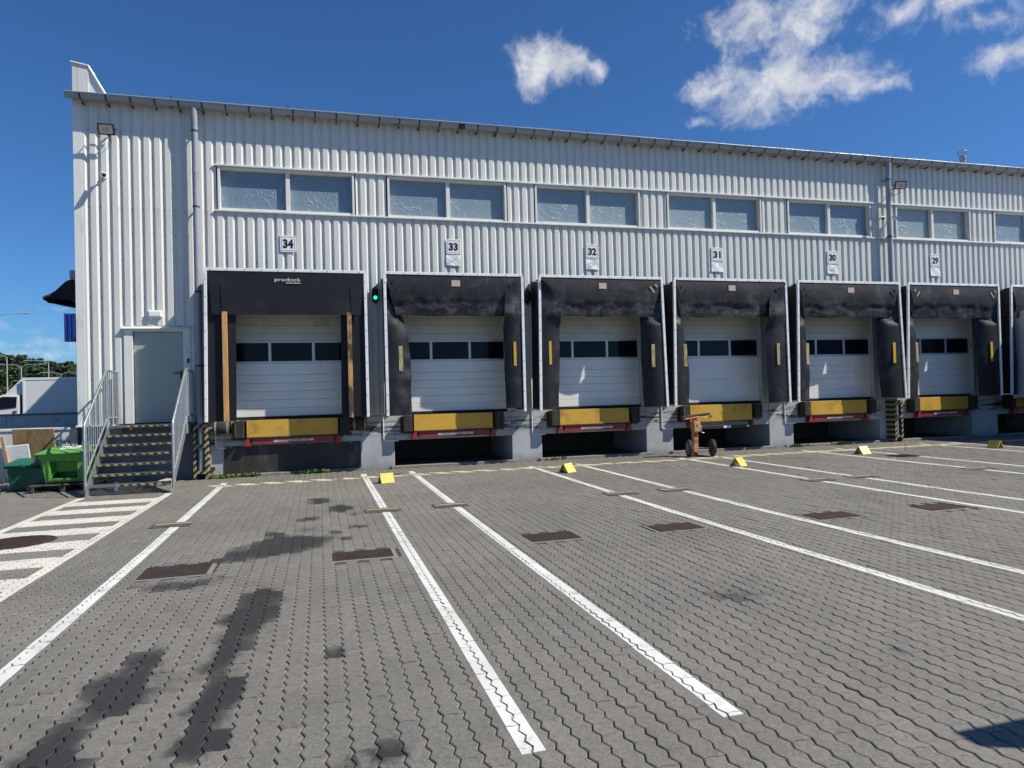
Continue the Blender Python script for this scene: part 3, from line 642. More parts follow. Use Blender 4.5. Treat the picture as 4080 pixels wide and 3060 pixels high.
# concrete dock wall and the pits below it
box('plinth', 'dark_plinth', bld, BX0 + .04, -2.40, 0, 2.3, -.1, 1.235)
OPEN = [(-2.03, .91), (1.69, 4.56), (5.33, 8.19), (8.96, 11.9), (12.67, 15.6), (16.35, 19.0), (20.0, 22.9), (23.7, 26.5)]
prev = -2.40
for a, b in OPEN:
    MB().box(prev, a, -.012, 2.3, -.1, 1.235).build('dock_pier', 'concrete_paint', bld, bevel=.008); prev = b
MB().box(prev, BX1, -.012, 2.3, -.1, 1.235).build('dock_pier', 'concrete_paint', bld, bevel=.008)
for a, b in OPEN:
    box('dock_lintel', 'concrete_paint', bld, a + .001, b - .001, 0, 2.3, .645, 1.235, bevel=.006)
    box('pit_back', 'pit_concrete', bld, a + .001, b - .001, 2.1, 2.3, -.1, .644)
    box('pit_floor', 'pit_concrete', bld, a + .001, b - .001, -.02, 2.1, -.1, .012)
    box('pit_kerb', 'kerb_concrete', bld, a - .1, b + .1, -.16, -.021, -.1, .055, bevel=.012)
box('foundation_strip', 'kerb_concrete', bld, -2.38, -1.95, -.10, -.013, -.1, .03, bevel=.01)

# dock doors
for nmb, c_ in BC.items():
    if nmb == 27: continue
    dd = MB().box(c_ - DW - .10, c_ - DW + .06, -.02, .16, 1.245, DZ + .1).box(c_ + DW - .06, c_ + DW + .10, -.02, .16, 1.245, DZ + .1).box(c_ - DW + .06, c_ + DW - .06, -.02, .16, DZ - .05, DZ + .1).build('dock_door', 'door_alu', bld, bevel=.004)
    x0, x1 = c_ - DW + .061, c_ + DW - .061
    rows = [(1.30, 1.485), (1.485, 1.675), (1.675, 1.865), (1.865, 2.05), (2.05, 2.235), (2.235, 2.50)]
    if nmb == 31: rows = [(1.30, 1.905), (1.905, 2.50)]
    if nmb in (30, 29): rows = [(1.30, 1.56), (1.56, 1.865), (1.865, 2.05), (2.05, 2.235), (2.235, 2.50)]
    for z0, z1 in rows: box('door_panel', 'door_panel_paint', dd, x0, x1, .10, .15, z0 + .002, z1 - .002, bevel=.005)
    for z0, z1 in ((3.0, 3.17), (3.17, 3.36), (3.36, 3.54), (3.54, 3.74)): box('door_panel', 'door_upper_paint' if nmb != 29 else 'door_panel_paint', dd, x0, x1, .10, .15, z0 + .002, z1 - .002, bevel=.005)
    fr = MB().box(x0, x1, .092, .15, 2.502, 2.545).box(x0, x1, .092, .15, 2.965, 2.998)
    cut = [x0, c_ - .475, c_ + .475, x1]
    for xm in cut: 
        a = max(x0, xm - .03); b = min(x1, xm + .03); fr.box(a, b, .092, .15, 2.545, 2.965)
    fr.build('window_rail', 'door_alu', dd)
    for a, b in zip(cut[:-1], cut[1:]): box('pane', 'dark_glass', dd, a + .03, b - .03, .115, .14, 2.545, 2.965)
    box('bottom_seal', 'rubber_side', dd, x0, x1, .10, .15, 1.25, 1.30)

# ------------------------------------------------------------------ dock levellers
LIP = {34: (-1.55, .41), 33: (2.14, 4.05), 32: (5.77, 7.65), 31: (9.40, 11.27), 30: (13.13, 15.03), 29: (16.87, 18.71), 28: (20.5, 22.4)}
for nmb, (a, b) in LIP.items():
    lab = {34: 'yellow tread-plate dock leveller above the black rubber sheet', 33: 'yellow dock leveller between the green traffic light and the unlit one', 32: 'yellow dock leveller in the bay just before the wheeled jack', 31: 'yellow dock leveller with black bar below it, behind the wheeled jack',
           30: 'yellow dock leveller between the wheeled jack and the far pipe guard', 29: 'yellow dock leveller crossed by the diagonal trailer shadow', 28: 'yellow dock leveller hidden behind the white trailer'}[nmb]
    lv = thing('dock_leveller', lab, 'dock leveller', ((a + b) / 2, -.1, .66), 'dock levellers under the doors')
    zb = .855 if nmb != 31 else .79
    mb = MB().box(a, b, -.155, -.13, zb, 1.232)
    mb.build('lip_plate', 'tread_plate', lv, bevel=.004)
    box('lip_edge', 'rust_steel', lv, a + .004, b - .004, -.175, -.02, zb - .022, zb - .001)
    box('deck', 'rust_steel', lv, a, b, -.129, .08, 1.20, 1.236)
    box('header_gap', 'rubber_side', lv, a - .16, b + .1, -.05, -.013, 1.16, 1.236)
    if nmb != 31:
        fr = MB().box(a + .12, b - .08, -.14, -.014, .695, .828)
        fr.build('frame_beam', 'red_paint', lv, bevel=.004)
        for s_ in (a - .07, b - .09): MB().prism([(s_, .66), (s_ + .16, .66), (s_ + .16, .72), (s_ + .13, .72), (s_ + .13, .83), (s_ + .06, .83)], 1, -.17, -.014).build('lip_bracket', 'red_paint', lv, bevel=.004)
        lb = box('maker_label', 'label_white', lv, a + .56, a + 1.42, -.1445, -.1405, .735, .785)
        text_mesh('lettering', 'LOADING SYSTEMS', 'ink_grey', lb, a + .67, a + 1.16, .745, .778, -.147, .01)
        text_mesh('lettering', 'CE', 'ink_black', lb, a + 1.24, a + 1.31, .745, .778, -.147)
    else:
        bar = box('black_bar', 'black_plastic', lv, 9.55, 11.25, -.2, -.13, .595, .675, bevel=.004)
        box('sticker', 'sign_white', bar, 10.36, 10.58, -.2035, -.2005, .605, .665); text_mesh('lettering', 'DOCK', 'ink_grey', bar, 10.43, 10.54, .62, .65, -.2055)
        box('sticker', 'paper_white', bar, 11.06, 11.13, -.2035, -.2005, .61, .66)
        for s_ in (a - .03, b - .02): MB().box(s_, s_ + .09, -.13, -.014, .66, .86).build('lip_bracket', 'red_paint', lv, bevel=.004)
    for s_, x0 in ((-1, a - .255), (1, b + .045)):
        bp = MB().box(x0, x0 + .21, -.26, -.03, .845, 1.228).build('bumper', 'bumper_rubber', lv, bevel=.012)
        box('bumper_plate', 'rust_steel', bp, x0 - .05, x0 + .26, -.029, -.0125, .80, 1.20)
        for zc in (.9, 1.03, 1.15):
            xb = x0 - .03 if s_ < 0 else x0 + .24
            MB().lathe([(.001, .03), (.02, .028), (.02, 0)], 6, (xb, -.028, zc), (0, -1, 0)).build('bolt', 'galvanised' if s_ > 0 else 'strap_metal', bp)
    MB().lathe([(.001, .03), (.028, .028), (.028, 0)], 8, (b + .16, -.0125, .79), (0, -1, 0)).build('bolt', 'galvanised', lv)
sheet = tag(box('rubber_sheet', 'rubber_sheet', None, -2.035, .915, -.03, -.0125, .03, .665, bevel=.003), 'black rubber sheet closing the pit below the prodock shelter', 'rubber sheet')
for x in (-1.9, -1.3, -.62, -.55, -.25, .25, .7): MB().lathe([(.001, .012), (.012, .01), (.014, 0)], 8, (x, -.0305, .645), (0, -1, 0)).build('fixing', 'galvanised', sheet)
for x0, lab in ((-2.22, 'battered black rubber roll buffer beside the striped pipe guard'), (.72, 'torn black rubber roll buffer beside the white conduit')):
    bf = thing('roll_buffer', lab, 'buffer', (x0 + .18, -.15, .93))
    MB().tube([(x0, -.16, 1.09), (x0 + .05, -.165, 1.09), (x0 + .27, -.165, 1.085), (x0 + .32, -.16, 1.085)], [.12, .14, .14, .12], 14).build('roll', 'bumper_rubber', bf, smooth=True)
    for s_ in (.045, .29): MB().tube([(x0 + s_ - .02, -.165, 1.087), (x0 + s_ + .02, -.165, 1.087)], .146, 14).build('band', 'galvanised' if x0 < 0 else 'plywood', bf, smooth=True)
    box('mounting_plate', 'rust_steel', bf, x0 - .02, x0 + .34, -.0205, -.0125, .95, 1.22)

# ------------------------------------------------------------------ dock shelters
SD = -.75
SH = {34: (-2.24, 1.05, -2.28, 1.05), 33: (1.48, 4.70, 1.485, 4.695), 32: (5.14, 8.36, 5.09, 8.43), 31: (8.72, 12.0, 8.66, 12.03), 30: (12.39, 15.71, 12.30, 15.82), 29: (16.03, 19.30, 15.91, 19.29), 28: (19.80, 23.1, 19.68, 23.15)}
# inner edge of the side curtains as (z, x); F = folded in front of the head curtain
EDGE = {34: ([(1.24, -1.69), (3.6, -1.66), (4.3, -1.66)], [(1.26, .48), (3.6, .51), (4.3, .51)], '', ''),
        33: ([(1.24, 2.04), (2.39, 2.05), (2.8, 2.03), (3.04, 2.0), (3.49, 1.86), (3.76, 1.68), (4.3, 1.53)], [(1.33, 4.26), (2.25, 4.24), (3.46, 4.21), (4.03, 4.25), (4.39, 4.64)], '', 'F'),
        32: ([(1.3, 5.58), (2.88, 5.62), (3.98, 5.64), (4.07, 5.63), (4.37, 5.18)], [(1.25, 7.86), (2.42, 7.84), (3.47, 7.84), (3.85, 8.19), (4.36, 8.28)], 'F', ''),
        31: ([(1.26, 9.13), (2.06, 9.16), (2.58, 9.14), (3.1, 9.04), (3.51, 8.98), (3.79, 8.93), (4.37, 8.78)], [(1.26, 11.44), (2.37, 11.40), (3.49, 11.41), (3.99, 11.44), (4.39, 11.96)], '', 'F'),
        30: ([(1.28, 12.77), (1.99, 12.82), (2.72, 12.76), (3.53, 12.69), (3.82, 12.63), (4.4, 12.46)], [(1.27, 15.16), (2.33, 15.06), (3.5, 15.02), (3.6, 15.4), (4.34, 15.66)], '', ''),
        29: ([(1.21, 16.42), (1.92, 16.48), (2.7, 16.47), (3.5, 16.33), (3.66, 16.27), (4.35, 16.09)], [(1.25, 18.64), (2.28, 18.57), (3.51, 18.55), (3.6, 18.95), (4.36, 19.24)], '', ''),
        28: ([(1.25, 20.1), (2.5, 20.12), (3.5, 20.0), (4.35, 19.86)], [(1.25, 22.6), (4.3, 22.6)], '', '')}
LAB = {34: 'black dock shelter with prodock lettering and bare timber side posts', 33: 'black dock shelter below sign 33, left flap bulging, right flap folded over its head curtain',
       32: 'black dock shelter below sign 32, left flap folded over its head curtain', 31: 'black dock shelter below sign 31 above the wheeled orange jack',
       30: 'black dock shelter below sign 30 with one flap torn away from the door', 29: 'black dock shelter below sign 29 half in the trailer shadow', 28: 'black dock shelter wrapped round the white trailer'}
def vn(a, b, seed): return float(vnoise(a, b, abs(seed) % 97 + 1, 1.0))
def sheet_grid(name, P, mat, parent, thick=.006):
    """P: 2-D list of points -> thin closed sheet"""
    h, w = len(P), len(P[0]); V = [p for r in P for p in r]
    Vb_ = [(p[0], p[1] + thick, p[2]) for p in V]; n = len(V); F = []
    for j in range(h - 1):
        for i in range(w - 1):
            q = (j * w + i, j * w + i + 1, (j + 1) * w + i + 1, (j + 1) * w + i); F.append(q); F.append(tuple(n + k for k in q[::-1]))
    ring = [i for i in range(w)] + [j * w + w - 1 for j in range(1, h)] + [(h - 1) * w + i for i in range(w - 2, -1, -1)] + [j * w for j in range(h - 2, 0, -1)]
    for a, b in zip(ring, ring[1:] + ring[:1]): F.append((a, b, n + b, n + a)[::-1])
    o = mesh_obj(name, V + Vb_, F, mat, parent)
    bm = bmesh.new(); bm.from_mesh(o.data); bmesh.ops.recalc_face_normals(bm, faces=bm.faces); bm.to_mesh(o.data); bm.free(); o.data.shade_smooth(); o.data.set_sharp_from_angle(angle=math.radians(50)); return o
def slot(parent, x, z, ang, ln, mat, y):
    r = .024; pts = []
    dx, dz = math.cos(ang) * ln / 2, math.sin(ang) * ln / 2
    for s_, a0 in ((1, ang - math.pi / 2), (-1, ang + math.pi / 2)):
        for k in range(7):
            a = a0 + math.pi * k / 6; pts.append((x + s_ * dx + r * math.cos(a), z + s_ * dz + r * math.sin(a)))
    MB().prism(pts, 1, y - .003, y).build('sight_slot', mat, parent)
for nmb, (xl, xr, bl, br_) in SH.items():
    sh = thing('dock_shelter', LAB[nmb], 'dock shelter', ((xl + xr) / 2, -.4, 1.24), 'dock shelters along the wall')
    ZT = 4.475; ZL = 1.24; rs = random.Random(nmb); flat = nmb == 34
    fmat = 'rubber_flat' if flat else 'rubber_curtain'
    # aluminium frame
    box('frame_rail', 'alu_white', sh, xl - .012, xr + .012, SD - .024, SD + .03, ZT - .045, ZT + .018, bevel=.004)
    for s_, xt, xb in ((-1, xl, bl), (1, xr, br_)):
        MB().prism([(xb - .031, ZL), (xb + .031, ZL), (xt + .031, ZT - .046), (xt - .031, ZT - .046)], 1, SD - .024, SD + .03).build('frame_post', 'alu_white', sh, bevel=.004)
        mb = MB()
        zz = ZL + .12
        while zz < ZT - .1:
            t = (zz - ZL) / (ZT - ZL); x = xb + (xt - xb) * t
            mb.lathe([(.001, .008), (.009, .007), (.009, 0)], 6, (x, SD - .024, zz), (0, -1, 0)); zz += .36
        tag(mb.build('rivets', 'strap_metal', sh), kind='stuff')
        # outer side sheet back to the wall
        sag = [[(xb + (xt - xb) * t + (-s_) * .03 * math.sin(math.pi * u) * (.4 + t), -.075 + (SD + .03 + .075) * u, ZL + .03 + (ZT - .05 - ZL - .03) * t - .05 * math.sin(math.pi * u) * (t > .95)) for u in np.linspace(0, 1, 6)] for t in np.linspace(0, 1, 8)]
        V = [p for r in sag for p in r]; F = [(j * 6 + i, j * 6 + i + 1, (j + 1) * 6 + i + 1, (j + 1) * 6 + i) for j in range(7) for i in range(5)]
        mesh_obj('side_sheet', V, F, 'rubber_side', sh, smooth=True)
        for zc in (1.262,): MB().box(xb - .02, xb + .02, SD + .031, -.08, zc - .02, zc + .02).build('support_arm', 'alu_white', sh)
    V = [(x, y, ZT - .05 - .03 * (1 - abs((y - SD) / .37 - 1)) + (.03 if y > -.2 else 0)) for x in np.linspace(xl, xr, 10) for y in (SD + .03, -.4, -.075)]
    mesh_obj('roof_sheet', V, [(i * 3 + j, i * 3 + j + 1, i * 3 + 3 + j + 1, i * 3 + 3 + j) for i in range(9) for j in range(2)], 'rubber_side', sh, smooth=True)
    mb = MB(); x = xl + .1
    while x < xr: mb.lathe([(.001, .008), (.009, .007), (.009, 0)], 6, (x, SD - .024, ZT - .015), (0, -1, 0)); x += .34
    tag(mb.build('rivets', 'strap_metal', sh), kind='stuff')
    # head curtain
    Lf, Rf = EDGE[nmb][2] == 'F', EDGE[nmb][3] == 'F'
    ph = [rs.uniform(0, 6.28) for _ in range(8)]
    def head_y(x, t):                     # t 0 at the top, 1 at the bottom edge
        if flat: return SD - .012 + .012 * t * math.sin(x * 2 + ph[0]) - .02 * t
        w = .045 * (vn(x * 1.9, t * 1.0, nmb) - .5) + .02 * (vn(x * 5.5, t * 2.5, nmb + 3) - .5) + .008 * (vn(x * 15, t * 6, nmb + 5) - .5)
        belly = -.05 * math.sin(math.pi * min(1, t * 1.25)) + .10 * max(0, t - .6) / .4
        crease = .03 * vn(x * 4, 0, nmb + 9) * math.exp(-((t - .62 - .16 * vn(x * 3.3, 1, nmb + 7)) / .06) ** 2)
        return SD - .006 + belly * .6 + w * t * 1.3 + crease
    hx0, hx1 = xl + .03, xr - .03
    hb0, hb1 = (-2.12, .94) if flat else ((xl + .25) if not Lf else xl + .45, (xr - .27) if not Rf else xr - .45)
    P = [[(lambda x: (x, head_y(x, t), ZT - .05 + (3.50 + (0 if flat else .012 * math.sin(x * 5 + ph[4])) - ZT + .05) * t))(hx0 + (hb0 - hx0) * max(0, min(1, (t - .05) / .95)) + ((hx1 - hx0) + ((hb1 - hb0) - (hx1 - hx0)) * max(0, min(1, (t - .05) / .95))) * u) for u in np.linspace(0, 1, 61)] for t in np.linspace(0, 1, 22)]
    hc = sheet_grid('head_curtain', P, fmat, sh)
    # side curtains
    for s_, pts, xt, xb, fold in ((-1, EDGE[nmb][0], xl, bl, Lf), (1, EDGE[nmb][1], xr, br_, Rf)):
        zs_ = np.linspace(pts[0][0], min(4.40, pts[-1][0]), 46); ph2 = [rs.uniform(0, 6.28) for _ in range(6)]; P = []
        for z_ in zs_:
            xe = float(np.interp(z_, [p[0] for p in pts], [p[1] for p in pts])); t = (z_ - ZL) / (ZT - ZL); xo = xb + (xt - xb) * t - s_ * .026
            if not flat: xe += .03 * (vn(z_ * 2.5, 0, nmb + s_ * 41) - .5) + .008 * (vn(z_ * 12, 0, nmb + s_ * 43) - .5)
            row = []
            for u in np.linspace(0, 1, 15):
                x = xo + (xe - xo) * u
                if flat: y = SD + .03 + .02 * u
                else:
                    bulge = (1.0 if (nmb, s_) == (33, -1) else .45) * .17 * (vn(z_ * 1.7, u * .8, nmb + s_ * 17) - .5) + (1.0 if (nmb, s_) == (33, -1) else .3) * .13 * (vn(z_ * 4.7, u * 2, nmb + s_ * 21) - .5) + .015 * (vn(z_ * 10, u * 4, nmb + s_ * 31) - .5)
                    curl = (.16 if not fold else .06) * u ** 2.2
                    y = SD + .012 + curl + bulge * u ** 1.6 * (.9 if nmb == 33 and s_ < 0 else .42) - .03 * math.sin(math.pi * u)
                    if z_ > 3.35 and not fold: y = max(y, SD + .03 + .09 * min(1, (z_ - 3.35) / .2) * u + .02)
                    if fold and z_ > 3.3: y = min(y, SD - .085 * min(1, (z_ - 3.3) / .25) * min(1, u * 1.6) - .004 + .0 * u)
                row.append((x, y, z_))
            P.append(row)
        sc_o = sheet_grid('side_curtain', P, fmat, sh)
        if nmb not in (34, 28):
            xs_m = {33: (1.805, 4.48), 32: (5.36, 8.08), 31: (8.985, 11.71), 30: (12.655, 15.475), 29: (16.285, 18.97)}[nmb][0 if s_ < 0 else 1]
            fresh = (nmb, s_) in ((33, 1), (32, -1), (30, 1), (29, 1))
            zr = (2.24, 2.81) if not fresh or nmb != 33 else (2.32, 2.89)
            if (nmb, s_) == (32, -1): zr = (2.34, 2.9)
            # marker strip laid on the sheet
            cols = []
            for z_ in np.linspace(zr[0], zr[1], 9):
                ri = int(np.argmin(abs(zs_ - z_))); row = P[ri]
                def ysurf(xq): 
                    xs2 = [p[0] for p in row]; ys2 = [p[1] for p in row]
                    if xs2[0] > xs2[-1]: xs2, ys2 = xs2[::-1], ys2[::-1]
                    return float(np.interp(xq, xs2, ys2))
                wd = .045 if not (fresh and nmb in (33, 32)) else .032
                cols.append([(xs_m + q * wd, min(ysurf(xs_m - wd), ysurf(xs_m + wd), ysurf(xs_m)) - .009, z_) for q in (-1, 1)])
            sheet_grid('marker_strip', cols, 'strip_yellow' if fresh else 'strip_yellow_worn', sc_o, .005)
    if flat:
        for x0, x1, z1 in ((-1.935, -1.83, 3.56), (.635, .735, 3.56)): box('timber_post', 'timber', sh, x0, x1, SD - .045, SD + .01, 1.235, z1, bevel=.006)
        for x, z0, z1 in ((-1.93, 3.52, 4.18), (.735, 3.52, 4.12)): MB().prism([(x - .006, z0), (x + .006, z0), (x, z1)], 1, SD - .047, SD - .036).build('curtain_slit', 'slot_black', hc)
        tx = box('logo_bar', 'logo_white', hc, -.63, -.325, SD - .034, SD - .0275, 4.183, 4.193)
        text_mesh('logo_lettering', 'prodock', 'logo_white', hc, -.86, -.325, 4.20, 4.30, SD - .034, -.008)
    elif nmb != 28:
        px = {33: 3.10, 32: 6.75, 31: 10.36, 30: 14.06, 29: 17.69}[nmb]; pz = 4.245
        y_p = min(head_y(px + q, (ZT - .05 - pz) / .925) for q in (-.1, 0, .1)) - .008
        lp = box('paper_label', 'patch_beige', hc, px - .1, px + .1, y_p - .003, y_p, pz - .07, pz + .07)
        sl_mat = {33: ('slot_black', 'slot_black'), 32: (None, 'slot_yellow'), 31: ('slot_black', 'slot_black'), 30: ('slot_black', 'slot_black'), 29: ('slot_yellow', 'slot_yellow')}[nmb]
        for s_, mt, xq in ((-1, sl_mat[0], xl + .30), (1, sl_mat[1], xr - .28)):
            if mt is None: continue
            for off_, ln, dz in ((.0, .15, -.03), (-.11, .05, .07)):
                x = xq - s_ * 0 + s_ * (-off_) ; y_p = min(head_y(x + q, (ZT - .05 - 4.2) / .925) for q in (-.08, -.04, 0, .04, .08)) - .012
                slot(hc, x, 4.2 + dz, math.radians(52 if s_ < 0 else 128), ln, mt, y_p)

# ------------------------------------------------------------------ number signs
SG = {34: (-.59, 5.0, 5.38, 0), 33: (3.20, 5.14, 5.50, 1), 32: (6.78, 5.14, 5.50, 2), 31: (10.39, 5.16, 5.53, 0.5), 30: (14.09, 5.18, 5.54, 1.5), 29: (17.73, 5.19, 5.55, .5)}
SG[33] = (3.20, 5.06, 5.42, 1); SG[32] = (6.79, 5.05, 5.41, 1); SG[31] = (10.39, 5.07, 5.44, .6); SG[30] = (14.09, 5.09, 5.46, 1); SG[29] = (17.73, 5.1, 5.47, .6)
for nmb, (xc, z0, z1, note) in SG.items():
    t = thing('dock_number_sign', {34: 'white sign reading 34 above the prodock shelter', 33: 'white sign reading 33 above a note crossed with an X', 32: 'white sign reading 32 above a note with a scribbled loop', 31: 'white sign reading 31 in line with the wheeled jack bay', 30: 'white sign reading 30, last before the far downpipe', 29: 'white sign reading 29 beyond the far downpipe'}[nmb], 'sign', (xc, -.08, z0), 'dock number signs')
    pl = box('plate', 'sign_white', t, xc - .175, xc + .175, -.092, -.08, z0, z1, bevel=.003)
    b = MB(); i0, i1, h0, h1 = xc - .145, xc + .145, z0 + .03, z1 - .03
    for q in ((i0 + .02, i1 - .02, h0, h0 + .008), (i0 + .02, i1 - .02, h1 - .008, h1), (i0, i0 + .008, h0 + .02, h1 - .02), (i1 - .008, i1, h0 + .02, h1 - .02)): b.box(q[0], q[1], -.0945, -.0925, q[2], q[3])
    for cx, cz, a0 in ((i0 + .02, h0 + .02, math.pi), (i1 - .02, h0 + .02, 1.5 * math.pi), (i1 - .02, h1 - .02, 0), (i0 + .02, h1 - .02, .5 * math.pi)):
        pts = [(cx + .02 * math.cos(a0 + math.pi / 2 * k / 4), cz + .02 * math.sin(a0 + math.pi / 2 * k / 4)) for k in range(5)] + [(cx + .012 * math.cos(a0 + math.pi / 2 * k / 4), cz + .012 * math.sin(a0 + math.pi / 2 * k / 4)) for k in range(4, -1, -1)]
        b.prism(pts, 1, -.0945, -.0925)
    b.build('border_line', 'ink_grey', t)
    text_mesh('number', str(nmb), 'ink_black', t, xc - .112, xc + .112, z0 + .085, z1 - .085, -.0955, .05)
    for sx in (-1, 1):
        for zc in (z0 + .017, z1 - .017): MB().lathe([(.001, .006), (.007, .005), (.008, 0)], 6, (xc + sx * .16, -.092, zc), (0, -1, 0)).build('screw', 'strap_metal', t)
    if note:
        z1b = z0 - .01; z0b = z1b - .26; rs = random.Random(nmb)
        P = [[(xc - .18 + .36 * u + rs.uniform(-.003, .003), -.084 - .012 * (1 - v) + .008 * math.sin(u * 7 + v * 5 + nmb) * .6, z0b + (z1b - z0b) * v - .01 * u) for u in np.linspace(0, 1, 9)] for v in np.linspace(0, 1, 7)]
        nlab = {33: 'creased white paper note crossed out under sign 33', 32: 'white paper note with a scribbled loop under sign 32', 31: 'plain white paper note with torn top under sign 31', 30: 'white paper note struck through under sign 30', 29: 'plain white paper note hanging under sign 29'}[nmb]
        pn = thing('paper_note', nlab, 'paper', (xc, -.09, z0b), 'paper notes under the number signs')
        sh_o = sheet_grid('paper', P, 'paper_white', pn, .003)
        mk = MB()
        if nmb in (33, 30):
            for (ax, az1, bx, bz) in (((-.13, -.05, .14, -.22), (.12, -.04, -.14, -.2)) if nmb == 33 else ((.1, -.06, -.12, -.2), (-.08, -.08, .12, -.16))):
                mk.tube([(xc + ax, -.112, z1b + az1), (xc + (ax + bx) / 2 + .01, -.112, z1b + (az1 + bz) / 2 - .005), (xc + bx, -.112, z1b + bz)], .0035, 4)
        elif nmb == 32: mk.tube([(xc + .11 * math.cos(a) * (1 - a / 14), -.112, z1b - .12 + .07 * math.sin(a * 1.2)) for a in np.linspace(0, 7, 18)], .0035, 4)
        else: mk.tube([(xc - .15, -.112, z1b - .03), (xc - .1, -.112, z1b - .05), (xc - .06, -.112, z1b - .03)], .003, 4).tube([(xc + .12, -.112, z1b - .03), (xc + .14, -.112, z1b - .08)], .003, 4)
        mk.build('pen_marks', 'ink_grey', pn)

# ------------------------------------------------------------------ lights, cameras, traffic lights, small wall fixtures
def floodlight(xc, zc, y, tilt, yaw, label):
    t = thing('floodlight', label, 'floodlight', (xc, -.08, zc))
    Rm = Matrix.Rotation(yaw, 3, 'Z') @ Matrix.Rotation(tilt, 3, 'X')
    ax, ay, az_ = Rm @ Vector((1, 0, 0)), Rm @ Vector((0, 1, 0)), Rm @ Vector((0, 0, 1)); c = Vector((xc, y, zc))
    MB().obox(c, ax, ay, az_, .155, .02, .115).build('housing', 'black_plastic', t, bevel=.008)
    MB().obox(c - ay * .0225, ax, ay, az_, .125, .002, .088).build('lens', 'lamp_glass', t)
    MB().obox(c - ay * .0255, ax, ay, az_, .06, .001, .04).build('led_chip', 'patch_beige', t)
    MB().tube([c + ax * .17, c + ax * .17 + ay * .1 - Vector((0, 0, .0)), (c + ax * .02 + Vector((0, .12, -.02))), Vector((xc, -.072, zc - .05))], .012, 6).tube([c - ax * .17, c - ax * .17 + ay * .1, (c - ax * .02 + Vector((0, .12, -.02))), Vector((xc, -.072, zc - .05))], .012, 6).build('bracket', 'black_plastic', t)
    MB().tube([c + Vector((.05, .03, -.1)), c + Vector((.06, .06, -.2)), Vector((xc + .04, -.08, zc - .22)), Vector((xc + .03, -.075, zc - .12))], .006, 5).build('cable', 'black_plastic', t)
floodlight(-4.17, 7.44, -.30, math.radians(28), 0, 'square black floodlight near the left roof corner')
floodlight(16.22, 7.36, -.42, math.radians(32), math.radians(-24), 'square black floodlight beside the far downpipe')
def cctv(xc, zc, d, label):
    t = thing('security_camera', label, 'camera', (xc, -.075, zc)); d = Vector(d).normalized(); b0 = Vector((xc, -.075, zc)); c = Vector((xc, -.24, zc))
    MB().tube([b0, b0 + Vector((0, -.03, 0))], .05, 12).build('base', 'white_plastic', t, smooth=True)
    MB().tube([b0 + Vector((0, -.02, 0)), c], .016, 8).build('arm', 'white_plastic', t)
    MB().tube([c - d * .05, c + d * .12], .042, 12).build('body', 'white_plastic', t, smooth=True)
    MB().tube([c + d * .12, c + d * .128], .036, 12).build('lens', 'lens_dark', t)
    u = d.cross(Vector((0, 0, 1))).normalized(); w = u.cross(d)
    MB().obox(c + d * .05 + w * .046, d, u, w, .11, .045, .004).build('sun_hood', 'white_plastic', t)
cctv(-4.27, 6.50, (.45, -.8, -.35), 'white bullet security camera below the corner floodlight')
cctv(15.72, 6.43, (-.5, -.8, -.35), 'white security camera between window and far downpipe')
cctv(16.12, 6.44, (.85, -.45, -.25), 'white security camera on the far side of the downpipe')
for xc, lit, lab in ((1.315, True, 'black dock traffic light showing green'), (5.02, False, 'unlit black dock traffic light between shelters 33 and 32')):
    t = thing('traffic_light', lab, 'traffic light', (xc, -.1, 3.89), None)
    MB().box(xc - .07, xc + .07, -.19, -.075, 3.90, 4.20).box(xc - .03, xc + .03, -.16, -.075, 4.20, 4.245).box(xc - .025, xc + .025, -.15, -.075, 3.855, 3.90).build('housing', 'black_plastic', t, bevel=.008)
    for zc, mt in ((4.12, 'lens_dark'), (3.98, 'emit_green' if lit else 'lens_dark')):
        MB().lathe([(.001, .012), (.03, .01), (.045, 0)], 16, (xc, -.19, zc), (0, -1, 0)).build('lamp', mt, t, smooth=True)
        MB().lathe([(.052, 0), (.052, .05), (.049, .05), (.049, 0)], 16, (xc, -.19, zc), (0, -1, -.1)).build('visor', 'black_plastic', t)
    MB().tube([(xc - .2, -.09, 4.17), (xc + .2, -.09, 4.18)], .007, 5).build('bracket', 'galvanised', t)
t = thing('bulkhead_lamp', 'white rectangular emergency lamp above the grey door', 'lamp', (-3.345, -.09, 3.5))
box('housing', 'white_plastic', t, -3.485, -3.205, -.13, -.071, 3.505, 3.66, bevel=.012)
box('diffuser', 'sign_white', t, -3.46, -3.23, -.15, -.1305, 3.53, 3.64, bevel=.008)
o = box('card_reader', 'black_plastic', None, -2.735, -2.685, -.115, -.0875, 2.52, 2.62, bevel=.006); tag(o, 'small black card reader beside the grey door', 'card reader')
for i, (xa, lab) in enumerate(((-2.20, 'short white conduit bent below the striped pipe guard'), (1.44, 'white bent conduit right of the prodock dock'), (5.08, 'white bent conduit below the unlit traffic light'), (8.63, 'white bent conduit left of the orange jack'), (12.39, 'white bent conduit right of the black bar and orange jack'))):
    xe = {0: -2.0}.get(i, xa + .34)
    o = MB().tube([(xa, -.03, 1.26 if i else .98), (xa, -.03, .70), (xa + .015, -.03, .66), (xa + .05, -.03, .645), (xe, -.03, .635)], .014, 7).build('cable_conduit', 'white_pipe', None, smooth=True); tag(o, lab, 'conduit', 'white conduits on the dock piers')
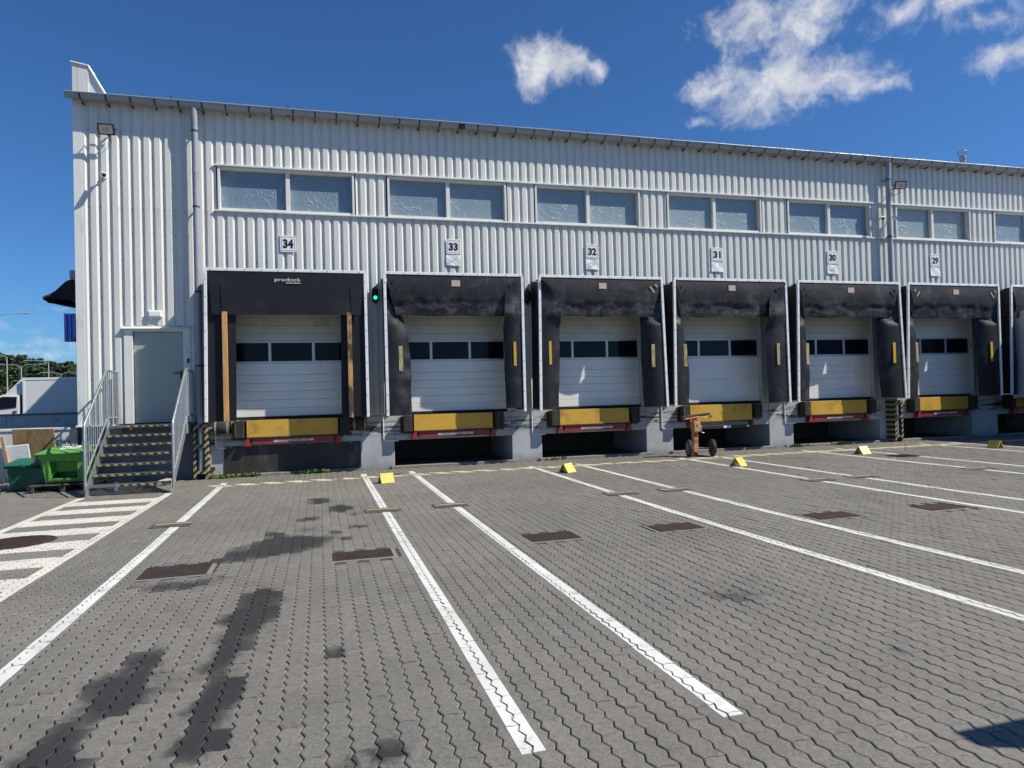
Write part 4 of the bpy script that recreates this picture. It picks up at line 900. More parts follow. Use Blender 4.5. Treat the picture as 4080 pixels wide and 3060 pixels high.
# striped pipe guards
for xc, lab in ((-2.465, 'black and yellow striped steel guard round the near downpipe'), (15.96, 'black and yellow striped steel guard round the far downpipe')):
    t = thing('pipe_guard', lab, 'pipe guard', (xc, -.25, 0))
    for s_ in (-1, 1):
        MB().box(xc + s_ * .115 - .03, xc + s_ * .115 + .03, -.345, -.325, 0, 1.19).box(xc + s_ * .14 - .006, xc + s_ * .14 + .006, -.324, -.0125, 0, 1.19).build('guard_post', 'hazard_guard', t)
    for zc in (.16, .72, 1.15): MB().box(xc - .085, xc + .085, -.347, -.327, zc - .035, zc + .035).build('guard_bar', 'hazard_guard', t)
    for zc in (.2, .75): MB().box(xc + .147, xc + .24, -.06, -.0125, zc - .035, zc + .035).build('wall_bracket', 'rust_steel', t)

# ------------------------------------------------------------------ steel stairs
t = thing('steel_staircase', 'galvanised steel stairs with railings up to the grey door', 'stairs', (-3.36, -1.2, 0))
XL, XR = -4.06, -2.66; LZ, LY = 1.225, -.93
for s_, xs_ in ((-1, XL), (1, XR)):
    pl = [(-2.42, .0), (-2.27, .0), (-2.2, .06), (LY + .06, 1.02), (-.05, 1.02), (-.05, LZ), (LY - .03, LZ), (-2.42, .17)]
    MB().prism(pl, 0, xs_ - .006, xs_ + .006).build('stringer', 'galvanised', t)
    x = xs_ + s_ * .03
    rail = [(x, -2.33, .12), (x, -2.33, 1.28), (x, -2.30, 1.335), (x, LY - .03, 2.32), (x, LY + .05, 2.355), (x, -.13, 2.335)]
    rl = MB().tube(rail, .0235, 10).tube([(x, LY, 1.05), (x, LY, 2.335)], .0235, 10).tube([(x, -.13, 1.38), (x, -.13, 2.335)], .0235, 10).tube([(x, -2.33, .36), (x, LY - .02, 1.36), (x, LY + .05, 1.395), (x, -.13, 1.385)], .02, 8).tube([(x, -.13, 1.05), (x, -.13, 1.39)], .018, 8).build('railing', 'galvanised', t, smooth=True)
    for k in range(10):
        f = (k + 1) / 11; y = -2.33 + (LY + 2.33) * f; MB().tube([(x, y, .36 + (1.37 - .36) * f), (x, y, 1.31 + (2.335 - 1.31) * f)], .0105, 6).build('baluster', 'galvanised', rl)
    for k in range(5):
        f = (k + 1) / 6; y = LY + (-.13 - LY) * f; MB().tube([(x, y, 1.39), (x, y, 2.335)], .0105, 6).build('baluster', 'galvanised', rl)
    box('foot_plate', 'galvanised', t, xs_ - .05, xs_ + .05, -2.44, -2.24, 0.0, .012)
for k in range(7):
    z = LZ - .172 * k; yn = LY - .225 * k; y0, y1 = (yn, yn + .25) if k else (LY, -.05)
    tr = MB().box(XL + .007, XR - .007, y0, y0 + .006, z - .04, z).box(XL + .007, XR - .007, y1 - .006, y1, z - .04, z)
    for i in range(40):
        xb = XL + .02 + (XR - XL - .04) * i / 39; tr.box(xb - .002, xb + .002, y0 + .006, y1 - .006, z - .03, z)
    for yb in np.arange(y0 + .05, y1 - .02, .05): tr.box(XL + .007, XR - .007, yb - .002, yb + .002, z - .012, z - .002)
    tr = tr.build('tread' if k else 'landing', 'grating_steel', t)
    xa = XL + .3 if k == 0 else (XL + .45 if k == 6 else XL + .02)
    MB().box(xa, XR - .01, y0 - .004, y0 - .0005, z - .030, z - .002).build('nosing_strip', 'hazard_nosing', tr)
# rubble and a bit of pipe under the stairs
o = MB().tube([(-3.2, -1.2, .05), (-3.0, -1.0, .08), (-2.85, -.95, .07)], [.05, .06, .04], 8).build('stone_block', 'sand_patch', None); tag(o, 'pale lump of concrete lying under the steel stairs', 'stone')
o = MB().tube([(-3.8, -1.5, 0.0), (-3.8, -1.5, .16)], .04, 10).build('spiral_hose', 'white_plastic', None, smooth=True); tag(o, 'short white corrugated pipe standing under the stairs', 'pipe')

# ------------------------------------------------------------------ yard furniture
CH = [(1.23, -2.78, 10, 'faded yellow wheel chock beside the line right of the prodock dock'), (4.95, -2.85, 28, 'yellow wheel chock on the line below dock 32'), (8.55, -3.55, 26, 'yellow wheel chock in front of the orange jack'), (12.52, -2.7, 4, 'bent yellow wheel chock near the round drain'), (16.13, -3.1, -78, 'yellow wheel chock lying sideways near the trailer shadow')]
for (xc, yc, rz, lab) in CH:
    t = thing('wheel_chock', lab, 'wheel chock', (xc, yc, 0), 'yellow steel wheel chocks')
    Rm = Matrix.Rotation(math.radians(rz), 3, 'Z'); T = lambda p: Rm @ Vector(p) + Vector((xc, yc, 0))
    w, d_, h = .13, .135, .185
    V = [T(p) for p in ((-w, -d_, .006), (w, -d_, .006), (w, -.012, h), (-w, -.012, h), (-w, -d_ + .012, .0), (w, -d_ + .012, 0), (w, -.002, h - .012), (-w, -.002, h - .012))]
    MB().add(V, [(0, 1, 2, 3), (7, 6, 5, 4), (0, 4, 5, 1), (3, 2, 6, 7), (0, 3, 7, 4), (1, 5, 6, 2)]).build('front_plate', 'yellow_paint', t)
    V = [T((a, -b, c)) for a, b, c in ((-w, -d_, .006), (w, -d_, .006), (w, -.012, h), (-w, -.012, h), (-w, -d_ + .012, .0), (w, -d_ + .012, 0), (w, -.002, h - .012), (-w, -.002, h - .012))]
    MB().add(V, [(0, 1, 2, 3), (7, 6, 5, 4), (0, 4, 5, 1), (3, 2, 6, 7), (0, 3, 7, 4), (1, 5, 6, 2)]).build('back_plate', 'yellow_paint', t)
    MB().tube([T((-.1, 0, .075)), T((.1, 0, .075))], .03, 8).build('cross_tube', 'yellow_paint', t)
    MB().tube([T((.1, .05, .13)), T((.3, .09, .14))], .014, 6).build('handle', 'rust_steel', t)
    mb = MB(); mb.add([T((-w, -.0, h)), T((w, 0, h)), T((w, .012, h - .005)), T((-w, .012, h - .005)), T((-w, -.012, h - .004)), T((w, -.012, h - .004))], [(0, 1, 2, 3), (0, 4, 5, 1)]); mb.build('ridge_fold', 'yellow_paint', t)
for i, (a, b, c, d, ) in enumerate(GRATES):
    zt = gzf((c + d) / 2) + .006
    lab = ['brown steel drain cover with an oil streak beside it', 'brown steel drain cover beside the long white line of dock 34', 'brown steel drain cover left of its line in bay 33', 'brown steel drain cover beside the right line of bay 33', 'brown steel drain cover by the left line of bay 32', 'brown steel drain cover by the right line of bay 32', 'brown steel drain cover in bay 31'][i]
    t = thing('drain_cover', lab, 'drain cover', ((a + b) / 2, (c + d) / 2, zt - .02), 'rectangular drain covers in a row')
    box('cover_plate', 'drain_cover', t, a + .012, b - .012, c + .012, d - .012, zt - .03, zt)
    MB().box(a, b, c, c + .011, zt - .03, zt + .001).box(a, b, d - .011, d, zt - .03, zt + .001).box(a, a + .011, c + .0115, d - .0115, zt - .03, zt + .001).box(b - .011, b, c + .0115, d - .0115, zt - .03, zt + .001).build('cover_frame', 'rust_steel', t)
    MB().box(a - .04, b + .04, c - .04, d + .04, zt - .034, zt - .0085).build('collar', 'collar_concrete', t)
t = thing('manhole_cover', 'round rust-brown manhole cover in the hatched walkway', 'manhole cover', (-3.62, -6.63, 0))
MB().lathe([(.001, .003), (.40, .003), (.41, -.03)], 40, (-3.62, -6.63, .003), (0, 0, 1)).build('cover_disc', 'drain_cover', t, smooth=True)
MB().lathe([(.41, -.03), (.412, .004), (.44, .004), (.445, -.03)], 40, (-3.62, -6.63, .003), (0, 0, 1)).build('cover_ring', 'rust_steel', t, smooth=True)
for k in range(6): box('cover_rib', 'rust_steel', t, -3.93 + .02 * abs(k - 2.5), -3.31 - .02 * abs(k - 2.5), -6.63 - .30 + .12 * k - .006, -6.63 - .30 + .12 * k + .006, .0062, .012)
t = thing('round_drain', 'round slotted drain in the far bay near the bent chock', 'drain', (12.85, -3.55, 0))
MB().lathe([(.001, .004), (.33, .004), (.34, -.03)], 30, (12.85, -3.55, .003), (0, 0, 1)).build('drain_disc', 'drain_cover', t)
for k in range(9): box('drain_bar', 'rust_steel', t, 12.85 - .28 + .07 * k - .012, 12.85 - .28 + .07 * k + .012, -3.55 - .2, -3.55 + .2, .0073, .014)
MATL = [(-1.96, 'the line beside the hatched walkway'), (.86, 'the long line behind the faded chock'), (1.87, 'the second line right of the prodock dock'), (4.66, 'the line that runs up to the second chock'), (5.62, 'the line just right of the second chock'), (8.42, 'the line left of the jack'), (9.36, 'the line just right of the jack'), (12.05, 'the line that runs up to the bent chock')]
for xc, w_ in MATL:
    t = thing('rubber_mat', 'ribbed rubber plate with yellow stripe on ' + w_, 'rubber mat', (xc, -6.12, 0), 'striped rubber plates across the lane lines')
    box('mat_body', 'rubber_mat', t, xc - .255, xc + .255, -6.3, -5.94, .0035, .009, bevel=.002)
    box('mat_stripe', 'mat_yellow', t, xc - .22, xc + .25, -6.08, -6.02, .0092, .0112)

# orange wheeled trailer jack
t = thing('trailer_jack', 'orange two-wheeled trailer support jack in front of dock 31', 'jack', (8.98, -1.2, 0))
jx, jy = 8.98, -1.16
ax_d = Vector((.93, -.25, 0)).normalized(); o0 = Vector((jx, jy, .21))
for s_ in (-1, 1):
    c = o0 + ax_d * (s_ * .29) + Vector((.02, -.14, 0))
    ty = MB().lathe([(.15, -.03), (.16, -.045), (.195, -.045), (.21, -.03), (.212, 0), (.21, .03), (.195, .045), (.16, .045), (.15, .03), (.15, -.03)], 28, c, ax_d).build('wheel', 'tyre_rubber', t, smooth=True)
    MB().lathe([(.001, -.035), (.03, -.035), (.035, -.012), (.12, -.005), (.15, -.028), (.15, .028), (.12, .005), (.035, .02), (.03, .035), (.001, .035)], 20, c, ax_d).build('rim', 'rim_grey' if s_ < 0 else 'strap_metal', ty, smooth=True)
MB().tube([o0 + ax_d * -.25 + Vector((.02, -.14, 0)), o0 + ax_d * .25 + Vector((.02, -.14, 0))], .013, 8).build('axle', 'stainless', t)
MB().box(jx - .11, jx + .01, jy - .06, jy + .06, .10, .62).build('column', 'orange_paint', t, bevel=.006)
MB().box(jx - .10, jx + .0, jy - .0625, jy - .0605, .33, .42).build('data_plate', 'ink_grey', t)
box('warning_label', 'red_paint', t, jx - .10, jx + .0, jy - .0625, jy - .0605, .47, .57)
MB().box(jx - .13, jx + .06, jy - .11, jy + .07, .60, .86).build('gearbox', 'tan_paint', t, bevel=.02)
MB().prism([(jx - .08, .74), (jx - .02, .74), (jx - .05, .80)], 1, jy - .1125, jy - .1105).build('warning_mark', 'ink_black', t)
MB().box(jx - .10, jx + .0, jy - .05, jy + .05, .86, .96).build('screw_head', 'orange_paint', t)
MB().obox((jx - .02, jy, 1.0), (.985, -.1, .1), (.1, .99, 0), (-.1, 0, .99), .36, .09, .028).build('head_plate', 'strap_metal', t, bevel=.006)
MB().tube([(jx - .36, jy - .1, .93), (jx - .2, jy - .12, .95), (jx - .04, jy - .125, .97), (jx + .18, jy - .12, .95), (jx + .28, jy - .11, .955)], .017, 8).build('handlebar', 'orange_paint', t, smooth=True)
MB().tube([(jx + .28, jy - .11, .955), (jx + .38, jy - .1, .99)], .024, 8).tube([(jx - .36, jy - .1, .93), (jx - .43, jy - .1, .915)], .022, 8).build('grip', 'black_plastic', t)
MB().tube([(jx + .06, jy - .05, .74), (jx + .11, jy - .05, .74), (jx + .11, jy - .05, .58), (jx + .18, jy - .05, .575)], .011, 6).build('crank', 'galvanised', t)
MB().box(jx - .2, jx + .12, jy - .13, jy + .16, 0.004, .02).box(jx - .09, jx - .01, jy - .04, jy + .04, .02, .1).build('base_plate', 'strap_metal', t)

# ------------------------------------------------------------------ left corner: retaining walls, bins and clutter
wa = thing('retaining_wall', 'white painted retaining wall with chipped cap behind the green bins', 'wall', (-10, .15, 0))
x = -16.0; edges_ = [-16, -11.5, -8.9, -7.1, -5.55, -4.9]
for a, b in zip(edges_[:-1], edges_[1:]): MB().box(a + .003, b - .003, .02, .35, -.1, 1.16).build('wall_slab', 'white_wall', wa, bevel=.006)
for a, b in zip(edges_[:-1], edges_[1:]): MB().box(a + .002, b - .002, -.005, .38, 1.161, 1.215).build('cap_slab', 'white_wall', wa, bevel=.008)
wb = thing('ramp_wall', 'grey-white ramp wall with black scuffs in front of the truck', 'wall', (-12, 3.1, 0))
for a, b in ((-22, -14), (-14, -9.4), (-9.4, -7.3), (-7.3, -5.0)): MB().box(a + .004, b - .004, 3.0, 3.25, -.1, 1.46).build('wall_slab', 'white_wall', wb, bevel=.006)
for a, b in ((-22, -9.4), (-9.4, -5.0)): MB().box(a + .004, b - .004, 2.97, 3.28, 1.461, 1.50).build('cap_slab', 'kerb_concrete', wb, bevel=.006)
def taper(mb, x0, x1, y0, y1, z0, z1, ins, bulge=0):
    V = [(x0 + ins, y0 + ins, z0), (x1 - ins, y0 + ins, z0), (x1 - ins, y1 - ins, z0), (x0 + ins, y1 - ins, z0), (x0, y0, z1), (x1, y0, z1), (x1, y1, z1), (x0, y1, z1)]
    return mb.add(V, [(3, 2, 1, 0), (4, 5, 6, 7), (0, 1, 5, 4), (1, 2, 6, 5), (2, 3, 7, 6), (3, 0, 4, 7)])
# dark green grit bin
t = thing('grit_bin', 'dark green plastic grit bin with closed lid against the white wall', 'bin', (-5.55, -.42, 0))
taper(MB(), -5.93, -5.14, -.68, -.12, 0, .46, .05).build('body', 'dark_green_bin', t, bevel=.03, seg=2)
mb = MB(); mb.box(-5.97, -5.10, -.73, -.08, .455, .485); mb.build('rim', 'dark_green_bin', t, bevel=.012)
V = [(-5.98, -.75, .49), (-5.09, -.75, .49), (-5.09, -.07, .49), (-5.98, -.07, .49), (-5.98, -.75, .525), (-5.09, -.75, .525), (-5.09, -.07, .525), (-5.98, -.07, .525), (-5.83, -.42, .63), (-5.24, -.42, .63), (-5.24, -.14, .63), (-5.83, -.14, .63)]
MB().add(V, [(3, 2, 1, 0), (0, 1, 5, 4), (1, 2, 6, 5), (2, 3, 7, 6), (3, 0, 4, 7), (4, 5, 9, 8), (5, 6, 10, 9), (6, 7, 11, 10), (7, 4, 8, 11), (8, 9, 10, 11)]).build('lid', 'dark_green_bin', t, bevel=.012)
MB().prism([(-5.62, .0), (-5.05, .0), (-5.05, .36), (-5.2, .42), (-5.42, .41), (-5.58, .3)], 1, -.672, -.66).build('front_recess', 'dark_green_bin', t)
for x in (-5.62, -5.28): MB().box(x - .03, x + .03, -.765, -.74, .47, .53).build('catch', 'dark_green_bin', t, bevel=.006)
# bright green sand bin on a pallet
t = thing('sand_bin', 'bright green plastic sand bin with hopper opening standing on a pallet', 'bin', (-4.85, -.8, .15))
V0 = MB(); x0, x1, y0, y1 = -5.24, -4.36, -1.05, -.45
ox0, ox1, oz0, oz1 = -5.08, -4.60, .235, .59
fr_z = [(.17, .10), (.72, .0)]
def fy(z): return y0 + .08 * (.72 - z) / .55
def fxl(z): return x0 + .08 * (.72 - z) / .55
def fxr(z): return x1 - .08 * (.72 - z) / .55
zb, zt = .17, .72
V = [(fxl(zb), fy(zb), zb), (fxr(zb), fy(zb), zb), (fxr(zt), fy(zt), zt), (fxl(zt), fy(zt), zt), (ox0, fy(oz0), oz0), (ox1, fy(oz0), oz0), (ox1, fy(oz1), oz1), (ox0, fy(oz1), oz1),
     (fxl(zb), y1 - .08, zb), (fxr(zb), y1 - .08, zb), (fxr(zt), y1, zt), (fxl(zt), y1, zt)]
V0.add(V, [(0, 1, 5, 4), (1, 2, 6, 5), (2, 3, 7, 6), (3, 0, 4, 7), (0, 8, 9, 1), (8, 11, 10, 9), (0, 3, 11, 8), (1, 9, 10, 2)])
V0.build('body', 'green_bin', t)
hp = MB(); hx0, hx1 = ox0 + .05, ox1 - .03; hy = -.72
V = [(ox0, fy(oz0), oz0), (ox1, fy(oz0), oz0), (ox1, fy(oz1), oz1), (ox0, fy(oz1), oz1), (hx0, hy - .03, oz0 + .12), (hx1, hy - .03, oz0 + .12), (hx1, hy - .08, oz1 - .03), (hx0, hy - .08, oz1 - .03), (hx0 - .02, hy + .05, oz0 + .02), (hx1, hy + .05, oz0 + .02)]
hp.add(V, [(3, 2, 6, 7), (0, 3, 7, 4), (1, 5, 6, 2), (7, 6, 5, 4), (0, 1, 9, 8)]); hp.build('hopper', 'green_bin', t)
fr = MB(); e = .028
for a, b, c, d in ((ox0 - e, ox1 + e, oz1, oz1 + e), (ox0 - e, ox1 + e, oz0 - e, oz0), (ox0 - e, ox0, oz0, oz1), (ox1, ox1 + e, oz0, oz1)):
    fr.add([(a, fy(c) - .014, c), (b, fy(c) - .014, c), (b, fy(d) - .014, d), (a, fy(d) - .014, d), (a, fy(c) + .01, c), (b, fy(c) + .01, c), (b, fy(d) + .01, d), (a, fy(d) + .01, d)], [(0, 1, 2, 3), (0, 4, 5, 1), (3, 2, 6, 7), (0, 3, 7, 4), (1, 5, 6, 2)])
fr.build('hopper_rim', 'green_bin', t)
for x, z in ((ox0 - .014, oz0 - .014), (ox0 - .014, .42), (ox0 - .014, oz1 + .014), (-4.9, oz1 + .014), (-4.75, oz1 + .014), (ox1 + .014, .42), (ox1 + .014, oz0 - .014), (-4.84, oz0 - .014)): MB().lathe([(.001, .01), (.009, .008), (.01, 0)], 8, (x, fy(z) - .014, z), (0, -1, 0)).build('bolt', 'galvanised', t)
V = [(-5.30, -1.11, .715), (-4.31, -1.11, .735), (-4.31, -.38, .735), (-5.30, -.38, .715), (-5.30, -1.11, .75), (-4.31, -1.11, .775), (-4.31, -.38, .775), (-5.30, -.38, .75), (-5.12, -.86, .845), (-4.46, -.86, .865), (-4.46, -.5, .865), (-5.12, -.5, .845)]
lid = MB().add(V, [(3, 2, 1, 0), (0, 1, 5, 4), (1, 2, 6, 5), (2, 3, 7, 6), (3, 0, 4, 7), (4, 5, 9, 8), (5, 6, 10, 9), (6, 7, 11, 10), (7, 4, 8, 11), (8, 9, 10, 11)]).build('lid', 'green_bin', t, bevel=.01)
# label lying on the sloping lid front
def lidpt(u, v): a = Vector(V[4]) * (1 - u) + Vector(V[5]) * u; b = Vector(V[8]) * (1 - u) + Vector(V[9]) * u; return a * (1 - v) + b * v + Vector((0, -.004, .0075))
q = [lidpt(*p) for p in ((.36, .50), (.80, .50), (.84, .98), (.36, .98))]
lb = mesh_obj('lid_label', q, [(0, 1, 2, 3)], 'sign_white', lid)
cu = bpy.data.curves.new('t', 'FONT'); cu.body = 'PIASEK'; cu.offset = .015; o = bpy.data.objects.new('t', cu); COL.objects.link(o); dg = bpy.context.evaluated_depsgraph_get(); dg.update()
me = bpy.data.meshes.new_from_object(o.evaluated_get(dg)); bpy.data.objects.remove(o)
A = np.array([v.co[:] for v in me.vertices]); mn, mx = A.min(0), A.max(0); A = (A - mn) / (mx - mn + 1e-9)
mesh_obj('lettering', [lidpt(.41 + .38 * a[0], .60 + .3 * a[1]) + Vector((0, -.001, .002)) for a in A], [tuple(p.vertices) for p in me.polygons], 'ink_grey', lid); bpy.data.meshes.remove(me)
t = thing('wooden_pallet', 'dark weathered pallet under the bright green bin', 'pallet', (-4.85, -.8, 0))
for k in range(6): y = -1.18 + .16 * k; box('deck_board', 'pallet_wood', t, -5.42 + rnd.uniform(-.03, .03), -4.22, y, y + .11, .118, .14, bevel=.004)
for x in (-5.4, -4.87, -4.34):
    box('stringer_board', 'pallet_wood', t, x, x + .1, -1.2, -.28, .095, .117)
    for y in (-1.19, -.8, -.42): box('pallet_block', 'pallet_wood', t, x, x + .1, y, y + .12, .022, .0945)
    box('bottom_board', 'pallet_wood', t, x, x + .1, -1.2, -.28, 0, .0215)
o = MB().obox((-5.65, -.07, .62), (1, 0, -.02), (0, .985, .17), (.02, -.17, .985), .375, .009, .60).build('plywood_board', 'plywood', None, bevel=.01); tag(o, 'weathered brown plywood board leaning on the white wall', 'board')
o = MB().obox((-5.9, -.19, .46), (1, 0, .08), (0, .985, .17), (-.08, -.17, .98), .24, .012, .44).build('leaning_sheet', 'paper_white', None, bevel=.008); tag(o, 'chipped white panel leaning in front of the plywood board', 'panel')
o = MB().obox((-6.08, -.24, .55), (.99, 0, .07), (0, .97, .22), (-.07, -.22, .97), .032, .02, .55).build('wooden_plank', 'pale_wood', None, bevel=.005); tag(o, 'pale timber plank leaning beside the white panel', 'plank')
o = MB().obox((-6.35, -.16, .44), (1, 0, .03), (0, .985, .17), (-.03, -.17, .985), .2, .012, .42).build('leaning_sheet', 'white_wall', None, bevel=.008); tag(o, 'second white panel with brown top edge left of the plank', 'panel')
for xs_, zt_, lab in ((-4.95, 1.26, 'tall shovel with dark D-shaped grip leaning by the building corner'), (-5.05, .98, 'shorter shovel with dark T grip beside the taller one')):
    t = thing('shovel', lab, 'shovel', (xs_, -.2, 0))
    MB().tube([(xs_, -.1 - .03, zt_ - .07), (xs_ - .01, -.3, .30)], .016, 8).build('shaft', 'strap_metal' if zt_ > 1 else 'lamp_pole', t)
    gp = MB().tube([(xs_, -.13, zt_ - .08), (xs_ - .05, -.12, zt_ - .02), (xs_ - .05, -.12, zt_), (xs_ + .05, -.12, zt_), (xs_ + .05, -.12, zt_ - .02), (xs_, -.13, zt_ - .08)], .012, 6) if zt_ > 1 else MB().tube([(xs_ - .06, -.13, zt_ - .06), (xs_ + .06, -.13, zt_ - .06)], .014, 6)
    gp.build('grip', 'black_plastic', t)
    MB().obox((xs_ - .012, -.33, .16), (1, 0, 0), (0, .98, .2), (0, -.2, .98), .11, .006, .16).build('blade', 'strap_metal', t)
t = thing('hand_cart', 'black spoked cart wheel with bent steel bar at the left edge', 'cart', (-6.0, -1.2, 0))
wc = Vector((-5.97, -1.2, .2))
ty = MB().lathe([(.17, -.03), (.2, -.02), (.2, .02), (.17, .03), (.16, 0), (.17, -.03)], 28, wc, (.25, -.97, 0)).build('wheel', 'tyre_rubber', t, smooth=True)
for k in range(9):
    a = k * 2 * math.pi / 9; u = Vector((.97, .25, 0)) * math.cos(a) + Vector((0, 0, 1)) * math.sin(a); MB().tube([wc, wc + u * .17], .008, 5).build('spoke', 'black_plastic', ty)
MB().tube([(-6.5, -1.25, .22), (-5.8, -1.27, .2), (-5.71, -1.25, .215), (-5.7, -1.2, .2), (-5.74, -1.15, .17)], .018, 8).build('bar', 'galvanised', t, smooth=True)
MB().box(-6.6, -6.15, -1.5, -.9, .30, .34).box(-6.6, -6.55, -1.5, -1.45, 0, .3).box(-6.6, -6.55, -.95, -.9, 0, .3).build('cart_bed', 'strap_metal', t)
o = MB().lathe([(.001, .012), (.3, .009), (.55, .002)], 24, (-5.6, -4.0, 0.002), (0, 0, 1)).build('sand_patch', 'sand_patch', None); tag(o, kind='stuff', label='spilled pale sand on the paving beside the walkway', cat='sand')
# weeds along the wall foot
def weed(xc, yc, n, r, lab, seed):
    rw = random.Random(seed); mb = MB()
    for i in range(n):
        a = rw.uniform(0, 6.28); px, py = xc + rw.gauss(0, r * .55), yc + rw.gauss(0, r * .10); L_ = rw.uniform(.05, .13); d = Vector((math.cos(a), math.sin(a), 0)); s_ = Vector((-d.y, d.x, 0)) * rw.uniform(.008, .016); h = rw.uniform(.03, .10)
        b = Vector((px, py, .0)); m_ = b + d * L_ * .5 + Vector((0, 0, h)); e = b + d * L_ + Vector((0, 0, h * .7))
        mb.add([b, m_ + s_, e, m_ - s_], [(0, 1, 2), (0, 2, 3)])
    tag(mb.build('weed', 'weed_leaf', None), lab, 'weed', 'weeds at the foot of the dock wall')
weed(-1.93, -.27, 90, .22, 'small yellow-green weeds below the timber-post shelter near the pipe guard', 1)
weed(-1.47, -.2, 60, .13, 'small round weed at the foot of the black rubber sheet', 2)
weed(-.08, -.19, 150, .3, 'spreading green weed clump at the middle of the black rubber sheet', 3)
weed(14.07, -.27, 90, .2, 'green weed clump on the kerb below dock 30', 4)
weed(-2.25, -.2, 30, .18, 'sparse weeds beside the near pipe guard', 5)
weed(5.6, -.25, 30, .2, 'thin weeds at the kerb corner below dock 32', 6)
weed(12.6, -.3, 45, .3, 'low weeds around the pier between docks 31 and 30', 7)

# ------------------------------------------------------------------ trailer in the last visible dock, chimney
t = thing('white_trailer', 'white box trailer backed into the dock beside dock 29', 'trailer', (21.4, -5, 0))
TX0, TX1 = 20.16, 22.66
box('box_body', 'trailer_side', t, TX0, TX1, -12.5, -.42, 1.14, 3.72, bevel=.02)
for x in (TX0 - .012, TX1 - .05): box('corner_post', 'truck_white', t, x, x + .062, -.48, -.41, 1.12, 3.74)
for y in np.arange(-12, -.6, .9): box('side_rib', 'alu_white', t, TX0 - .008, TX0 + .001, float(y), float(y) + .03, 1.2, 3.68)
for x in (TX0, (TX0 + TX1) / 2 + .01): box('rear_door', 'truck_white', t, x + .06, x + 1.17, -.419, -.39, 1.2, 3.62)
box('chassis', 'strap_metal', t, TX0 + .5, TX1 - .5, -12.3, -.6, .9, 1.139)
for yw in (-2.6, -3.9, -5.2):
    for x in (TX0 + .14, TX1 - .14):
        wh = MB().lathe([(.26, -.14), (.48, -.14), (.5, -.1), (.5, .1), (.48, .14), (.26, .14), (.26, -.14)], 28, (x, yw, .5), (1, 0, 0)).build('wheel', 'tyre_rubber', t, smooth=True)
        MB().lathe([(.001, -.08), (.1, -.1), (.26, -.05), (.26, .05), (.1, .1), (.001, .08)], 20, (x, yw, .5), (1, 0, 0)).build('rim', 'rim_grey', wh, smooth=True)
for x in (TX0 + .5, TX1 - .6): box('landing_leg', 'strap_metal', t, x, x + .1, -10.3, -10.2, .0, .9)
t = thing('roof_chimney', 'stainless steel flue pipe with rain cap on the roof', 'chimney', (23.65, 4, 8.1))
MB().tube([(23.65, 4, 8.09), (23.65, 4, 10.22)], .10, 16).build('flue', 'stainless', t, smooth=True)
MB().tube([(23.65, 4, 10.08), (23.65, 4, 10.16)], .13, 16).build('collar', 'stainless', t, smooth=True)
MB().lathe([(.16, 0), (.155, .02), (.001, .06)], 16, (23.65, 4, 10.36), (0, 0, 1)).build('cap', 'stainless', t)
for k in range(3): a = k * 2.1; MB().tube([(23.65 + .12 * math.cos(a), 4 + .12 * math.sin(a), 10.2), (23.65 + .17 * math.cos(a), 4 + .17 * math.sin(a), 10.37)], .012, 5).build('cap_strut', 'stainless', t)
# unseen board added off-frame right, only to cast the lower-corner shadow
t = thing('shadow_board', 'grey unseen board added to cast a shadow on the paving', 'board', (6.1, -15.15, .05))
box('board_panel', 'trim', t, 4.75, 7.3, -15.00, -14.86, .7, 2.27, bevel=.01)
for x in (5.1, 7.0): box('board_post', 'galvanised', t, x, x + .08, -14.97, -14.89, 0.03, .7)

# ------------------------------------------------------------------ background on the left
# canopy and blue fascia on the side wall
t = thing('side_canopy', 'curved dark canopy projecting from the side wall of the warehouse', 'canopy', (-6, 6, 4.5))
P = []
for j in range(9):
    v = j / 8; y = 4.6 + 3.2 * v
    P.append([(BX0 - .02 - 2.55 * u * (1 - .25 * (2 * v - 1) ** 2), y, 5.42 - .78 * u ** 2.0 + .05 * math.sin(v * math.pi)) for u in np.linspace(0, 1, 10)])
V = [p for r in P for p in r]; nV = len(V); V2 = [(p[0] + .01, p[1], p[2] - .03) for p in V]
Fq = [(j * 10 + i, j * 10 + i + 1, (j + 1) * 10 + i + 1, (j + 1) * 10 + i) for j in range(8) for i in range(9)]
mesh_obj('canopy_sheet', V + V2, Fq + [tuple(nV + k for k in f[::-1]) for f in Fq], 'canopy_fabric', t, smooth=True)
MB().prism([(BX0 - .02, 3.86), (BX0 - .02, 5.40), (BX0 - .9, 5.33), (BX0 - 1.6, 5.0), (BX0 - 1.93, 4.66), (BX0 - 1.2, 4.36)], 1, 4.56, 4.6).build('canopy_side', 'canopy_fabric', t)
MB().tube([r[-1] for r in P], .025, 6).tube(P[0], .025, 6).tube(P[-1], .025, 6).build('canopy_edge', 'black_plastic', t)
for j in (0, 4, 8):
    r = P[j]; MB().tube([(r[-1][0], r[-1][1], r[-1][2] - .03), (BX0 - .02, r[0][1], 4.25)], .03, 6).build('canopy_strut', 'black_plastic', t)
MB().box(BX0 - 1.5, BX0 - .02, 4.5, 4.62, 5.05, 5.3).build('canopy_box', 'canopy_grey', t, bevel=.03)
mb = MB(); pts = []
x = -8.82
while x < -5.0: pts += [(x, 12.0), (x + .06, 12.0), (x + .075, 12.04), (x + .11, 12.04), (x + .125, 12.0)]; x += .14
n = len(pts); mb.add([(a, b, 4.0) for a, b in pts] + [(a, b, 5.02) for a, b in pts], [(i, i + 1, n + i + 1, n + i) for i in range(n - 1)])
t = thing('blue_fascia', 'blue ribbed sheet-metal fascia below the dark canopy', 'fascia', (-7, 12.3, 4))
